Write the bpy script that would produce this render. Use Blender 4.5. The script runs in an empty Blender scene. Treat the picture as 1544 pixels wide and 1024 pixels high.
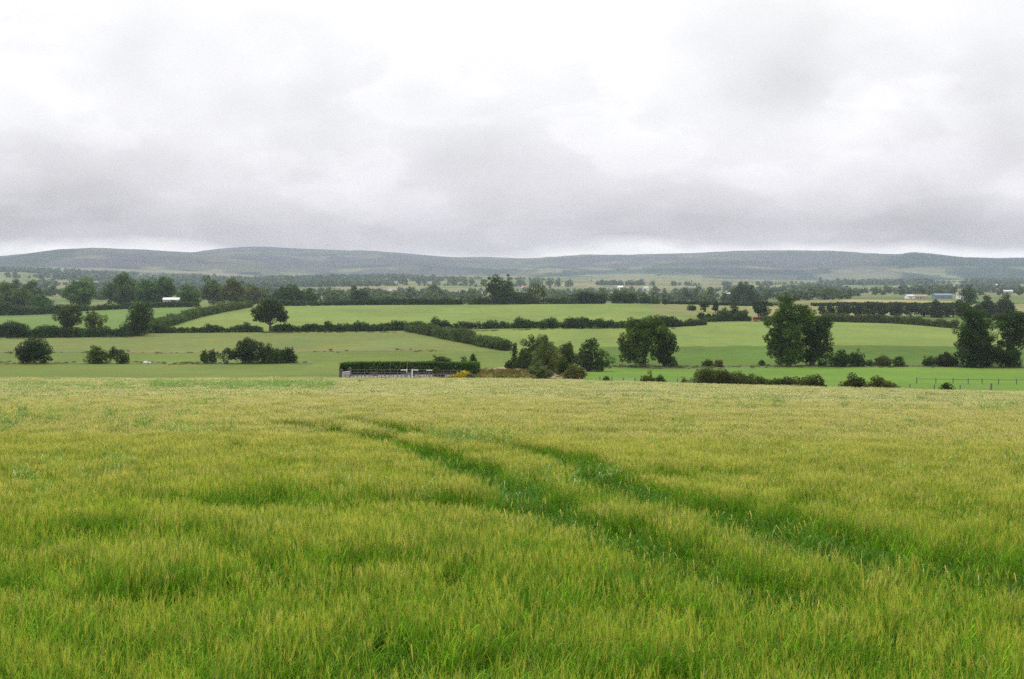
import bpy, math, random
import numpy as np
R = math.radians
sc = bpy.context.scene
col = sc.collection
rng = np.random.default_rng(7)
random.seed(7)

# ------------------------------------------------------------------ camera geometry (photograph: 1544 x 1024)
F, CX, CY, VH = 1819.0, 772.0, 512.0, 420.0
PITCH = math.atan((CY - VH) / F)
ZC = 40.0                                            # eye height in the valley's own datum
cp, sp = math.cos(PITCH), math.sin(PITCH)
def ratio(v):                                        # dz/dy of the sight line at picture row v
    v = np.asarray(v, float)
    return (-F * sp - (v - CY) * cp) / (F * cp - (v - CY) * sp)
def row_of(y, z):
    t = (np.asarray(z, float) - ZC) / np.maximum(y, .1)
    k = np.tan(np.arctan(t) + PITCH)
    return CY - F * k

# ------------------------------------------------------------------ numpy noise
def _hash(ix, iy, seed):
    h = (ix.astype(np.int64) * 374761393 + iy.astype(np.int64) * 668265263 + seed * 1442695041) & 0x7fffffff
    h = ((h ^ (h >> 13)) * 1274126177) & 0x7fffffff
    return ((h ^ (h >> 16)) & 0xffff) / 65535.0
def vnoise(x, y, seed=0):
    x = np.asarray(x, float); y = np.asarray(y, float)
    ix = np.floor(x); iy = np.floor(y); fx = x - ix; fy = y - iy
    fx = fx * fx * (3 - 2 * fx); fy = fy * fy * (3 - 2 * fy)
    a = _hash(ix, iy, seed); b = _hash(ix + 1, iy, seed); c = _hash(ix, iy + 1, seed); d = _hash(ix + 1, iy + 1, seed)
    return (a * (1 - fx) + b * fx) * (1 - fy) + (c * (1 - fx) + d * fx) * fy
def fbm(x, y, seed=0, o=4):
    s = 0; a = .5; t = 0
    for k in range(o):
        s = s + a * vnoise(x, y, seed + k * 17); t += a; a *= .5
        x = np.asarray(x) * 2.03 + 3.1; y = np.asarray(y) * 2.03 + 7.7
    return s / t
def sstep(a, b, x):
    t = np.clip((np.asarray(x, float) - a) / (b - a), 0, 1)
    return t * t * (3 - 2 * t)

# ------------------------------------------------------------------ terrain
PROF = {
 -600: [(200,569.5),(235,564),(320,549),(400,524),(480,508),(560,494),(650,483),(750,476),(850,470),(1000,461),(1300,450),(2000,436),(2600,428),(3300,416),(4000,407),(4600,402),(5200,400)],
 0:    [(200,569.5),(235,565),(320,549),(400,524),(480,508),(560,492),(650,481),(750,475),(850,470),(1000,463),(1300,453),(2000,440),(2600,432),(3300,421),(4000,411),(4600,406),(5200,404)],
 300:  [(200,569.5),(235,565),(320,549),(400,524),(480,503),(550,490),(650,475),(760,464),(850,461),(1000,458),(1300,452),(2000,442),(2600,437),(3300,430),(4000,424),(4600,420),(5200,417)],
 600:  [(200,571),(235,563.5),(320,549),(420,516),(500,499),(600,482),(700,470),(800,461),(850,459),(1000,463),(1200,459),(1500,452),(2000,445),(2500,439),(3000,431),(3500,424),(4000,419),(4600,416),(5200,415)],
 950:  [(200,574),(235,567),(310,553),(390,522),(480,497),(600,478),(700,466),(780,459.5),(840,458),(1000,466),(1200,461),(1500,454),(2000,446),(2500,441),(3000,435),(3500,428),(4000,424),(4600,420),(5200,419)],
 1300: [(170,585),(200,577),(250,566),(310,553),(390,520),(480,502),(600,488),(660,484),(720,477),(800,470),(900,462),(1100,453),(1300,450),(1500,448),(2000,442),(2600,438),(3300,432),(4000,427),(5200,423)],
 1544: [(170,589),(200,579),(250,567),(310,553),(390,523),(480,507),(560,499),(650,488),(720,479),(800,472),(900,465),(1100,456),(1300,451),(1500,448),(2000,442),(2600,437),(3300,431),(4000,426),(5200,422)],
 2200: [(170,589),(200,579),(250,567),(310,553),(390,523),(480,507),(560,499),(650,488),(720,479),(800,472),(900,465),(1100,456),(1300,451),(1500,448),(2000,440),(2600,434),(3300,427),(4000,422),(5200,418)],
}
def pchip(xk, yk):
    xk = np.array(xk, float); yk = np.array(yk, float)
    h = np.diff(xk); dl = np.diff(yk) / h; m = np.zeros_like(xk)
    for i in range(1, len(xk) - 1):
        if dl[i-1] * dl[i] > 0:
            w1 = 2*h[i] + h[i-1]; w2 = h[i] + 2*h[i-1]
            m[i] = (w1 + w2) / (w1/dl[i-1] + w2/dl[i])
    m[0] = dl[0]; m[-1] = 0
    def f(x):
        x = np.clip(x, xk[0], xk[-1]); i = np.clip(np.searchsorted(xk, x) - 1, 0, len(xk) - 2)
        t = (x - xk[i]) / h[i]
        return ((2*t**3 - 3*t**2 + 1)*yk[i] + (t**3 - 2*t**2 + t)*h[i]*m[i] + (-2*t**3 + 3*t**2)*yk[i+1] + (t**3 - t**2)*h[i]*m[i+1])
    return f
_us = sorted(PROF)
_ld = np.concatenate([np.arange(140, 1000, 4), np.arange(1000, 5300, 20)])
_tab = np.array([pchip([d for d, r in PROF[u]], [d * float(ratio(r)) for d, r in PROF[u]])(_ld) for u in _us])
EDGE_U = [-900, -300, 0, 500, 800, 1000, 1300, 1544, 1850, 2600]
EDGE_D = [178, 178, 181, 186, 181, 166, 153, 147, 143, 140]
def edge_d(u): return np.interp(u, EDGE_U, EDGE_D)
def crop_top(x, y):
    return -(2.635 + .0685 * y + .018 * (np.sqrt(x * x + 60) + x - 3) / 2)
CROPH = .86
def height(x, y):
    x = np.asarray(x, float); y = np.asarray(y, float)
    ys = np.maximum(y, 60.); u = np.clip(CX + F * x / ys, _us[0], _us[-1])
    near = crop_top(x, np.maximum(y, 0)) - CROPH + .10 * (fbm(x / 9, y / 7, 3) - .5)
    bank = -1.68 + .02 * x * 0
    b = sstep(2.4, 6.6, y)
    near = bank * (1 - b) + near * b
    d = np.clip(y, _ld[0], _ld[-1])
    k = np.clip(np.searchsorted(_us, u) - 1, 0, len(_us) - 2); ua = np.array(_us, float)
    t = (u - ua[k]) / (ua[k+1] - ua[k]); t = t * t * (3 - 2 * t)
    i = np.clip(np.searchsorted(_ld, d) - 1, 0, len(_ld) - 2); s = (d - _ld[i]) / (_ld[i+1] - _ld[i])
    za = _tab[k, i] * (1 - s) + _tab[k, i+1] * s; zb = _tab[k+1, i] * (1 - s) + _tab[k+1, i+1] * s
    far = za * (1 - t) + zb * t + .5 * (fbm(x / 40, y / 40, 11) - .5) + np.clip((y - 1000) / 1500, 0, 1) * 5 * (fbm(x / 260, y / 260, 5) - .5)
    e = edge_d(u); w = sstep(e + 3, e + 24, y)
    return ZC + near * (1 - w) + far * w
def xy(u, d): return ((u - CX) / F * d, d)
def at(u, d):
    x, y = xy(u, d); return (x, y, float(height(x, y)))
def dist(u, row, dmin=190, dmax=5200):               # distance at which the ground shows at this row of the photograph
    ds = np.arange(dmin, dmax, 1.5); x = (u - CX) / F * ds
    rr = row_of(ds, height(x, ds)); k = np.nonzero(rr <= row)[0]
    return float(ds[k[0]]) if len(k) else float(dmax)

# ------------------------------------------------------------------ mesh helpers
def mesh_np(name, V, Q, colr=None, smooth=False, mats=None, midx=None):
    """V (n,3); Q (m,4) quads or (m,3)"""
    me = bpy.data.meshes.new(name)
    V = np.asarray(V, np.float32); Q = np.asarray(Q, np.int32); k = Q.shape[1]
    me.vertices.add(len(V)); me.vertices.foreach_set('co', V.ravel())
    me.loops.add(Q.size); me.loops.foreach_set('vertex_index', Q.ravel())
    me.polygons.add(len(Q)); me.polygons.foreach_set('loop_start', np.arange(0, Q.size, k, dtype=np.int32))
    if colr is not None:
        a = me.attributes.new('col', 'FLOAT_COLOR', 'POINT')
        c = np.ones((len(V), 4), np.float32); c[:, :3] = colr; a.data.foreach_set('color', c.ravel())
    if midx is not None: me.polygons.foreach_set('material_index', np.asarray(midx, np.int32))
    me.update(calc_edges=True)
    me.polygons.foreach_set('use_smooth', np.full(len(Q), smooth))
    for m in (mats or []): me.materials.append(m)
    return me
def link(name, me, parent=None, loc=None):
    o = bpy.data.objects.new(name, me); col.objects.link(o)
    if parent is not None: o.parent = parent
    if loc is not None: o.location = loc
    return o
def tag(o, label=None, cat=None, group=None, kind=None):
    if label: o['label'] = label
    if cat: o['category'] = cat
    if group: o['group'] = group
    if kind: o['kind'] = kind
    return o
def empty(name, loc, rz=0):
    o = bpy.data.objects.new(name, None); col.objects.link(o); o.location = loc; o.rotation_euler = (0, 0, rz)
    o.empty_display_size = .2
    return o
class MB:
    """small polygon builder: boxes, tubes, prisms"""
    def __init__(s): s.v = []; s.f = []
    def add(s, v, f):
        n = len(s.v); s.v += [tuple(p) for p in v]; s.f += [tuple(i + n for i in q) for q in f]; return s
    def box(s, x0, x1, y0, y1, z0, z1):
        v = [(x0,y0,z0),(x1,y0,z0),(x1,y1,z0),(x0,y1,z0),(x0,y0,z1),(x1,y0,z1),(x1,y1,z1),(x0,y1,z1)]
        return s.add(v, [(0,3,2,1),(4,5,6,7),(0,1,5,4),(1,2,6,5),(2,3,7,6),(3,0,4,7)])
    def tube(s, pts, rad, n=8, cap=True):
        pts = [np.array(p, float) for p in pts]; rings = []
        for i, p in enumerate(pts):
            t = pts[min(i+1, len(pts)-1)] - pts[max(i-1, 0)]; t /= np.linalg.norm(t) + 1e-9
            a = np.cross(t, (0, 0, 1.) if abs(t[2]) < .9 else (1., 0, 0)); a /= np.linalg.norm(a); b = np.cross(t, a)
            r = rad[i] if hasattr(rad, '__len__') else rad
            rings.append([p + r * (a * math.cos(2*math.pi*k/n) + b * math.sin(2*math.pi*k/n)) for k in range(n)])
        v = [q for r in rings for q in r]; f = []
        for i in range(len(pts) - 1):
            for k in range(n): f.append((i*n+k, i*n+(k+1) % n, (i+1)*n+(k+1) % n, (i+1)*n+k))
        if cap: f.append(tuple(range(n))[::-1]); f.append(tuple((len(pts)-1)*n+k for k in range(n)))
        return s.add(v, f)
    def prism(s, prof, y0, y1):                      # profile in x,z extruded along y
        n = len(prof); v = [(x, y0, z) for x, z in prof] + [(x, y1, z) for x, z in prof]
        f = [tuple(range(n)), tuple(range(2*n-1, n-1, -1))] + [(i, i+n, (i+1) % n + n, (i+1) % n) for i in range(n)]
        return s.add(v, f)
    def build(s, name, mat, parent=None, loc=None, smooth=False):
        me = bpy.data.meshes.new(name); me.from_pydata(s.v, [], s.f); me.update()
        me.polygons.foreach_set('use_smooth', [smooth] * len(me.polygons))
        me.materials.append(mat)
        return link(name, me, parent, loc)

# ------------------------------------------------------------------ materials
def new_mat(name):
    m = bpy.data.materials.new(name); m.use_nodes = True
    nt = m.node_tree; nt.nodes.clear(); out = nt.nodes.new('ShaderNodeOutputMaterial')
    return m, nt, out
def N(nt, typ, **kw):
    n = nt.nodes.new(typ)
    for k, v in kw.items():
        if k in n.inputs.keys() if isinstance(k, str) else False: n.inputs[k].default_value = v
        else: setattr(n, k, v)
    return n
def mixc(nt, a, b, fac, typ='MIX'):
    m = nt.nodes.new('ShaderNodeMix'); m.data_type = 'RGBA'; m.blend_type = typ; m.clamp_factor = True
    for sock, v in ((m.inputs[6], a), (m.inputs[7], b), (m.inputs[0], fac)):
        if hasattr(v, 'is_linked') or isinstance(v, bpy.types.NodeSocket): nt.links.new(v, sock)
        elif isinstance(v, (int, float)): sock.default_value = v
        else: sock.default_value = (*v, 1)
    return m.outputs[2]
def mth(nt, op, a, b=0.0, c=0.0):
    m = nt.nodes.new('ShaderNodeMath'); m.operation = op
    for i, v in enumerate((a, b, c)):
        if isinstance(v, bpy.types.NodeSocket): nt.links.new(v, m.inputs[i])
        else: m.inputs[i].default_value = v
    return m.outputs[0]
def noise(nt, vec, scale, detail=4, rough=.55, dist=0):
    n = nt.nodes.new('ShaderNodeTexNoise'); n.inputs['Scale'].default_value = scale; n.inputs['Detail'].default_value = detail
    n.inputs['Roughness'].default_value = rough; n.inputs['Distortion'].default_value = dist
    if vec is not None: nt.links.new(vec, n.inputs['Vector'])
    return n.outputs['Fac']
def ramp(nt, fac, stops):
    r = nt.nodes.new('ShaderNodeValToRGB'); nt.links.new(fac, r.inputs[0]); e = r.color_ramp.elements
    while len(e) < len(stops): e.new(.5)
    for i, (p, c) in enumerate(stops):
        e[i].position = p; e[i].color = (*c, 1) if not isinstance(c, (int, float)) else (c, c, c, 1)
    return r.outputs[0]
def hsv_rand(nt, colr, amt_v=.25, amt_h=.02):        # small per-object differences of tone
    oi = nt.nodes.new('ShaderNodeObjectInfo'); h = nt.nodes.new('ShaderNodeHueSaturation')
    nt.links.new(colr, h.inputs['Color'])
    nt.links.new(mth(nt, 'MULTIPLY_ADD', oi.outputs['Random'], amt_v, 1 - amt_v / 2), h.inputs['Value'])
    nt.links.new(mth(nt, 'MULTIPLY_ADD', oi.outputs['Random'], -amt_h, .5 + amt_h / 2), h.inputs['Hue'])
    return h.outputs[0]
def leafy(name, gain=(1, 1, 1), transl=.3, rand=.25, rough=.6, spec=.06):
    """vegetation: the mesh's own colour attribute, part of the light passing through"""
    m, nt, out = new_mat(name)
    at_ = N(nt, 'ShaderNodeAttribute', attribute_name='col')
    c = mixc(nt, at_.outputs['Color'], gain, 1.0, 'MULTIPLY')
    c = hsv_rand(nt, c, rand)
    b = nt.nodes.new('ShaderNodeBsdfPrincipled'); nt.links.new(c, b.inputs['Base Color'])
    b.inputs['Roughness'].default_value = rough; b.inputs['Specular IOR Level'].default_value = spec
    t = nt.nodes.new('ShaderNodeBsdfTranslucent')
    ct = mixc(nt, c, (1.1, 1.15, .55), 1.0, 'MULTIPLY'); nt.links.new(ct, t.inputs['Color'])
    mx = nt.nodes.new('ShaderNodeMixShader'); mx.inputs[0].default_value = transl
    nt.links.new(b.outputs[0], mx.inputs[1]); nt.links.new(t.outputs[0], mx.inputs[2]); nt.links.new(mx.outputs[0], out.inputs['Surface'])
    return m
def solid(name, c, rough=.7, var=.25, scale=6, metal=0, bump=.2):
    m, nt, out = new_mat(name)
    tc = nt.nodes.new('ShaderNodeTexCoord')
    n = noise(nt, tc.outputs['Object'], scale, 5)
    cc = mixc(nt, tuple(x * (1 - var) for x in c), tuple(min(1, x * (1 + var)) for x in c), n)
    b = nt.nodes.new('ShaderNodeBsdfPrincipled'); nt.links.new(cc, b.inputs['Base Color'])
    b.inputs['Roughness'].default_value = rough; b.inputs['Metallic'].default_value = metal
    bp = nt.nodes.new('ShaderNodeBump'); bp.inputs['Strength'].default_value = bump; bp.inputs['Distance'].default_value = .02
    nt.links.new(n, bp.inputs['Height']); nt.links.new(bp.outputs[0], b.inputs['Normal'])
    nt.links.new(b.outputs[0], out.inputs['Surface'])
    return m
M = {}
M['leaf'] = leafy('foliage', transl=.30)
M['barley'] = leafy('barley', transl=.34, rand=.40, rough=.55, spec=.06)
M['bark'] = solid('bark', (.075, .06, .045), .9, .4, 3, bump=.6)
M['post'] = solid('weathered_timber', (.13, .105, .08), .85, .4, 5, bump=.4)
M['pale_post'] = solid('pale_timber', (.34, .30, .25), .8, .3, 5)
M['wire'] = solid('wire', (.25, .25, .25), .5, .1, metal=.7)
M['white'] = solid('white_paint', (.78, .78, .76), .5, .06, 2)
M['render'] = solid('white_render', (.72, .70, .66), .8, .08, .6)
M['slate'] = solid('slate', (.14, .14, .16), .6, .2, 1)
M['tin'] = solid('tin_roof', (.40, .42, .45), .4, .1, .3, metal=.2)
M['bluetin'] = solid('blue_grey_tin', (.13, .18, .24), .5, .15, .3)
M['redtin'] = solid('red_oxide_tin', (.28, .09, .07), .6, .2, .3)
M['tile'] = solid('brown_tile', (.30, .17, .13), .7, .2, .5)
M['glass'] = solid('window_glass', (.03, .035, .04), .12, .1, .5)
M['red'] = solid('red_paint', (.34, .02, .02), .5, .2, 2)
M['tyre'] = solid('tyre', (.02, .02, .02), .9, .2, 4)
M['stone'] = solid('stone', (.33, .31, .28), .9, .3, 4, bump=.6)
M['dark_stone'] = solid('dark_stone', (.07, .07, .065), .9, .3, 4, bump=.6)
M['door'] = solid('door_paint', (.10, .06, .05), .6, .2, 2)
M['gravel'] = solid('gravel', (.135, .125, .11), .95, .3, 30, bump=.5)

# ground: real-world colour of each field from the mesh attribute, sward texture on top
def ground_mat():
    m, nt, out = new_mat('ground')
    a = N(nt, 'ShaderNodeAttribute', attribute_name='col')
    g = nt.nodes.new('ShaderNodeNewGeometry'); p = g.outputs['Position']
    mp = nt.nodes.new('ShaderNodeMapping'); nt.links.new(p, mp.inputs[0]); mp.inputs['Scale'].default_value = (1, .55, 0)
    v = mp.outputs[0]
    n1 = noise(nt, v, .018, 5, .6, .6); n2 = noise(nt, v, .25, 5, .7); n3 = noise(nt, v, 2.2, 4, .7)
    mp2 = nt.nodes.new('ShaderNodeMapping'); nt.links.new(p, mp2.inputs[0]); mp2.inputs['Scale'].default_value = (.035, .42, 0); mp2.inputs['Rotation'].default_value = (0, 0, .12)
    n5 = noise(nt, mp2.outputs[0], 1.0, 4, .6)
    f = mth(nt, 'ADD', mth(nt, 'ADD', mth(nt, 'MULTIPLY', n1, .6), mth(nt, 'MULTIPLY', n5, .45)), mth(nt, 'ADD', mth(nt, 'MULTIPLY', n2, .45), mth(nt, 'MULTIPLY', n3, .5)))
    k = nt.nodes.new('ShaderNodeMapRange'); nt.links.new(f, k.inputs[0])
    k.inputs[1].default_value = .62; k.inputs[2].default_value = 1.38; k.inputs[3].default_value = .50; k.inputs[4].default_value = 1.50
    vm = nt.nodes.new('ShaderNodeVectorMath'); vm.operation = 'SCALE'; nt.links.new(a.outputs['Color'], vm.inputs[0]); nt.links.new(k.outputs[0], vm.inputs['Scale'])
    n4 = noise(nt, v, .06, 5, .65)
    warm = mixc(nt, vm.outputs[0], (1.35, 1.02, .8), 1.0, 'MULTIPLY')
    c = mixc(nt, vm.outputs[0], warm, ramp(nt, n4, [(.45, 0), (.72, .8)]))
    b = nt.nodes.new('ShaderNodeBsdfPrincipled'); nt.links.new(c, b.inputs['Base Color']); b.inputs['Roughness'].default_value = .95
    b.inputs['Specular IOR Level'].default_value = .1
    bp = nt.nodes.new('ShaderNodeBump'); bp.inputs['Strength'].default_value = .6; bp.inputs['Distance'].default_value = .25
    nt.links.new(mth(nt, 'ADD', n2, n3), bp.inputs['Height']); nt.links.new(bp.outputs[0], b.inputs['Normal'])
    nt.links.new(b.outputs[0], out.inputs['Surface'])
    return m
M['ground'] = ground_mat()

# ------------------------------------------------------------------ ground sheet
def inpoly(px, py, poly):
    c = np.zeros(px.shape, bool); n = len(poly); j = n - 1
    for i in range(n):
        xi, yi = poly[i]; xj, yj = poly[j]
        if yi != yj: c ^= ((yi > py) != (yj > py)) & (px < (xj - xi) * (py - yi) / (yj - yi) + xi)
        j = i
    return c
G_BRIGHT = (.086, .162, .018); G_DEEP = (.062, .114, .014); G_YEL = (.122, .172, .036); G_MID = (.116, .168, .035)
G_OLIVE = (.108, .138, .035); G_LEFT = (.095, .132, .023); G_PALE = (.18, .18, .07); G_SOIL = (.050, .070, .016); G_TAN = (.22, .17, .10)
def fields(u, d, x, y):
    """base colour of the ground at azimuth u (photo column), distance d"""
    n = u.shape; C = np.empty(n + (3,)); C[:] = G_OLIVE
    uj = u + 6 * (fbm(x / 6, y / 6, 21) - .5); dj = d * (1 + .012 * (fbm(x / 5, y / 5, 22) - .5))
    # the far plain: an irregular patchwork of fields
    ang = .35; xr = x * math.cos(ang) + y * math.sin(ang); yr = -x * math.sin(ang) + y * math.cos(ang)
    xr = xr + 60 * (fbm(x / 400, y / 400, 31) - .5); yr = yr + 60 * (fbm(x / 400, y / 400, 33) - .5)
    cyv = np.floor(yr / 210); cxv = np.floor((xr + 137 * cyv) / 260)
    h = _hash(cxv, cyv, 5); pal = np.array([(.24, .27, .10), (.30, .28, .13), (.15, .23, .06), (.34, .30, .16), (.20, .26, .08), (.11, .17, .05), (.29, .29, .11)])
    far = pal[(h * 6.99).astype(int)]
    ed = np.minimum(np.abs(yr / 210 - np.round(yr / 210)) * 210, np.abs((xr + 137 * cyv) / 260 - np.round((xr + 137 * cyv) / 260)) * 260)
    far = np.where((ed < 5 + 5 * fbm(x / 60, y / 60, 8))[..., None], np.array((.05, .075, .025)), far)
    m = d > 880; C[m] = (far[m] * .75 + np.array((.13, .17, .06)) * .25) * .56
    def put(poly, c):
        C[inpoly(uj, dj, poly)] = c
    put([(-900, 100), (900, 100), (900, 322), (-900, 322)], G_LEFT)
    put([(-900, 322), (900, 322), (800, 372), (-900, 372)], (.088, .128, .022))
    put([(-900, 372), (700, 372), (770, 420), (610, 505), (240, 495), (190, 478), (-900, 478)], G_OLIVE)
    put([(-900, 478), (200, 478), (225, 520), (375, 775), (-900, 775)], (.090, .150, .032))
    put([(-900, 690), (120, 690), (120, 800), (-900, 800)], (.08, .12, .036))
    put([(232, 490), (610, 500), (950, 480), (1080, 560), (1000, 640), (560, 640), (320, 640)], G_YEL)
    put([(305, 610), (560, 622), (1030, 600), (1020, 700), (960, 800), (900, 880), (440, 880), (385, 770)], G_MID)
    put([(610, 500), (772, 420), (770, 340), (960, 330), (2600, 330), (2600, 560), (1480, 560), (1300, 640), (1190, 610), (950, 485)], G_YEL)
    put([(900, 305), (2600, 305), (2600, 388), (900, 388)], G_DEEP)
    put([(870, 80), (2600, 80), (2600, 312), (930, 312), (880, 260)], G_BRIGHT)
    put([(1180, 655), (1330, 652), (1445, 575), (2600, 560), (2600, 735), (1180, 735)], (.072, .118, .024))
    put([(985, 640), (1180, 615), (1300, 690), (1300, 860), (985, 820)], (.145, .155, .053))
    put([(1130, 735), (2600, 735), (2600, 1000), (1130, 900)], (.16, .168, .06))
    put([(1270, 930), (1440, 930), (1440, 1130), (1270, 1130)], (.22, .21, .085))
    put([(716, 190), (880, 190), (870, 300), (820, 330), (740, 300)], G_TAN)
    # rough grass lines: old field boundaries
    for (u0, u1, dl, w, c) in ((-900, 640, 372, 3.5, (.085, .10, .034)), (-900, 640, 378, 5, (.125, .132, .045)), (-900, 470, 321, 3, (.06, .085, .03)), (-900, 470, 326, 4, (.11, .13, .042)),
                               (880, 2600, 311, 4, (.06, .08, .03)), (880, 2600, 306, 3, (.10, .12, .04))):
        mm = (u > u0) & (u < u1) & (np.abs(d - dl - 5 * (fbm(x / 25, 0 * x, 41) - .5)) < w * (.25 + 1.2 * fbm(x / 8, y / 30, 44)))
        C[mm] = c
    e = edge_d(u)
    C[d < e + 1.5] = G_SOIL
    C[d < 7] = (.07, .12, .025)
    return C
def build_ground():
    ys = np.concatenate([np.array([-400, -200, -100, -50, -20, -8, -2]), np.arange(0, 8, .5), np.arange(8, 60, 1.5), 60 * np.cumprod(np.full(900, 1.0075))])
    ys = ys[ys < 5300]; ys = np.concatenate([ys, [5600, 6500, 8000, 10400]])
    us = np.concatenate([np.linspace(-5200, -520, 14)[:-1], np.arange(-520, 2070, 7.), np.linspace(2070, 6700, 14)])
    Y, U = np.meshgrid(ys, us, indexing='ij')
    W = np.maximum(Y, 0); W = np.sqrt(W * W + 60 ** 2)
    X = (U - CX) / F * W
    Z = height(X, np.minimum(Y, 5200.)); Z[Y < 0] = ZC - 1.68
    Uv = CX + F * X / np.maximum(Y, 60)
    C = fields(Uv, Y, X, Y)
    C[Y > 5200] = (.14, .17, .07)
    V = np.stack([X, Y, Z], -1).reshape(-1, 3); nr, nc = X.shape
    i = np.arange(nr * nc).reshape(nr, nc)
    Q = np.stack([i[:-1, :-1], i[:-1, 1:], i[1:, 1:], i[1:, :-1]], -1).reshape(-1, 4)
    me = mesh_np('ground', V, Q, C.reshape(-1, 3), True, [M['ground']])
    return tag(link('ground', me), kind='structure')
build_ground()

# ------------------------------------------------------------------ hills behind the plain
def hills_mat():
    m, nt, out = new_mat('moorland')
    a = N(nt, 'ShaderNodeAttribute', attribute_name='col')
    g = nt.nodes.new('ShaderNodeNewGeometry')
    n = noise(nt, g.outputs['Position'], .012, 6, .7)
    k = nt.nodes.new('ShaderNodeMapRange'); nt.links.new(n, k.inputs[0])
    k.inputs[1].default_value = .3; k.inputs[2].default_value = .7; k.inputs[3].default_value = .75; k.inputs[4].default_value = 1.25
    vm = nt.nodes.new('ShaderNodeVectorMath'); vm.operation = 'SCALE'; nt.links.new(a.outputs['Color'], vm.inputs[0]); nt.links.new(k.outputs[0], vm.inputs['Scale'])
    b = nt.nodes.new('ShaderNodeBsdfDiffuse'); nt.links.new(vm.outputs[0], b.inputs['Color']); nt.links.new(b.outputs[0], out.inputs['Surface'])
    return m
M['moor'] = hills_mat()
def build_hill(name, ridge, D, Df, kind, seed):
    us = np.arange(ridge[0][0], ridge[-1][0] + 1, 5.); rows = np.interp(us, [p[0] for p in ridge], [p[1] for p in ridge])
    k = np.ones(3) / 3; rows[1:-1] = np.convolve(rows, k, 'valid')
    rows = rows + .9 * (fbm(us / 14, us * 0, seed, 5) - .5)
    t = np.concatenate([np.linspace(0, 1, 60), np.linspace(1.02, 1.25, 8)])
    T, U = np.meshgrid(t, us, indexing='ij'); ridgeR = np.broadcast_to(rows, T.shape)
    Dr = D + 700 * (fbm(us / 130, us * 0, seed + 3) - .5)
    Y = Df + (Dr - Df) * T
    zr = ZC + Dr * ratio(ridgeR)                     # ridge height, kept by its own distance
    zb = ZC - 18.
    s = np.where(T <= 1, np.sin(np.clip(T, 0, 1) * math.pi / 2) ** 1.35, np.cos(np.clip(T - 1, 0, 1) * math.pi / 2) ** .8)
    X = (U - CX) / F * Y
    und = (fbm(X / 520, Y / 700, seed + 9, 5) - .5) * 70 * np.sin(np.clip(T, 0, 1) * math.pi) * np.where(T <= 1, 1, 0)
    Z = zb + (zr - zb) * s + und
    rv = row_of(Y, Z)
    C = np.empty(X.shape + (3,)); moor = np.array((.062, .058, .064)); grass = np.array((.085, .088, .062)); wood = np.array((.018, .032, .026)); pale = np.array((.16, .145, .11))
    n1 = fbm(X / 600, Y / 600, seed + 20, 5); n2 = fbm(X / 300, Y / 300, seed + 30, 5)
    C[:] = moor; C = C + (grass - moor) * sstep(.42, .62, n1)[..., None]
    C = C + (pale - C) * (sstep(.62, .7, n2) * .5)[..., None]
    if kind == 'right':
        w = sstep(.25, .4, T * 0 + .34 + .25 * (n1 - .5) + .9 * (U - 1330) / 400 - .5 * (T - .5)) * np.where(T < .93, 1, .0); C = C + (wood - C) * w[..., None]
    if kind == 'left':
        w = sstep(.44, .5, n1 + .25 * (.42 - T) + (60 - U) / 900); C = C + (wood - C) * (.75 * w)[..., None]
    if kind == 'mid':
        w = ((T > .33) & (T < .40) & (n2 > .40)) * .6 + ((T > .55) & (T < .6) & (n1 > .5)) * .35; C = C + (wood - C) * w[..., None]
    jit = 3.0 * (n2 - .5)
    low = sstep(400, 406, rv) * (T <= 1)             # small fields, hedges and copses on the lower slopes
    n3 = fbm(X / 210, Y / 420, seed + 44, 3); n4 = fbm(X / 150, Y / 300, seed + 55, 4)
    C = C + (np.array((.15, .155, .085)) - C) * (low * sstep(.54, .58, n3) * .8)[..., None]; C = C + (wood - C) * (low * sstep(.55, .62, n4) * .85)[..., None]
    if kind == 'mid':                                # plantation along the lower slope
        w = sstep(-.6, .6, rv + jit - np.interp(U, [840, 880, 960, 1100, 1250, 1300], [413, 409, 405.5, 404.5, 409, 412])) * sstep(-.8, .8, np.interp(U, [840, 960, 1100, 1250, 1300], [414, 413, 415, 417, 416]) - rv - jit) * ((U > 838) & (U < 1300))
        C = C + (wood - C) * (.8 * w)[..., None]
    if kind == 'right':                              # pale rounded pasture below the forest
        w = sstep(1.15, .9, np.sqrt(((U - 1296) / 62) ** 2 + ((rv + jit - 416.5) / 11.5) ** 2)); C = C + (np.array((.125, .122, .08)) - C) * (.85 * w)[..., None]
    if kind == 'left':                               # bleached grass above the hill farms
        w = sstep(2.6, 1.2, np.abs(rv + jit - np.interp(U, [-100, 60, 150, 330, 420], [404, 404.5, 406, 413, 420]))); C = C + (np.array((.19, .165, .12)) - C) * (.8 * w)[..., None]
    C[(T > .985) & (T <= 1.03)] = (.14, .11, .08)
    V = np.stack([X, Y, Z], -1).reshape(-1, 3); nr, nc = X.shape; i = np.arange(nr * nc).reshape(nr, nc)
    Q = np.stack([i[:-1, :-1], i[:-1, 1:], i[1:, 1:], i[1:, :-1]], -1).reshape(-1, 4)
    me = mesh_np(name, V, Q, np.clip(C, 0, 1).reshape(-1, 3), True, [M['moor']])
    return tag(link(name, me), kind='structure')
build_hill('hills', [(-900, 400), (-400, 388), (-100, 384), (0, 387), (10, 386), (40, 383), (90, 377), (140, 374.5), (200, 376.5), (250, 380), (290, 382), (340, 388), (420, 399), (520, 410), (640, 421)], 7000, 5000, 'left', 101)
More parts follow.
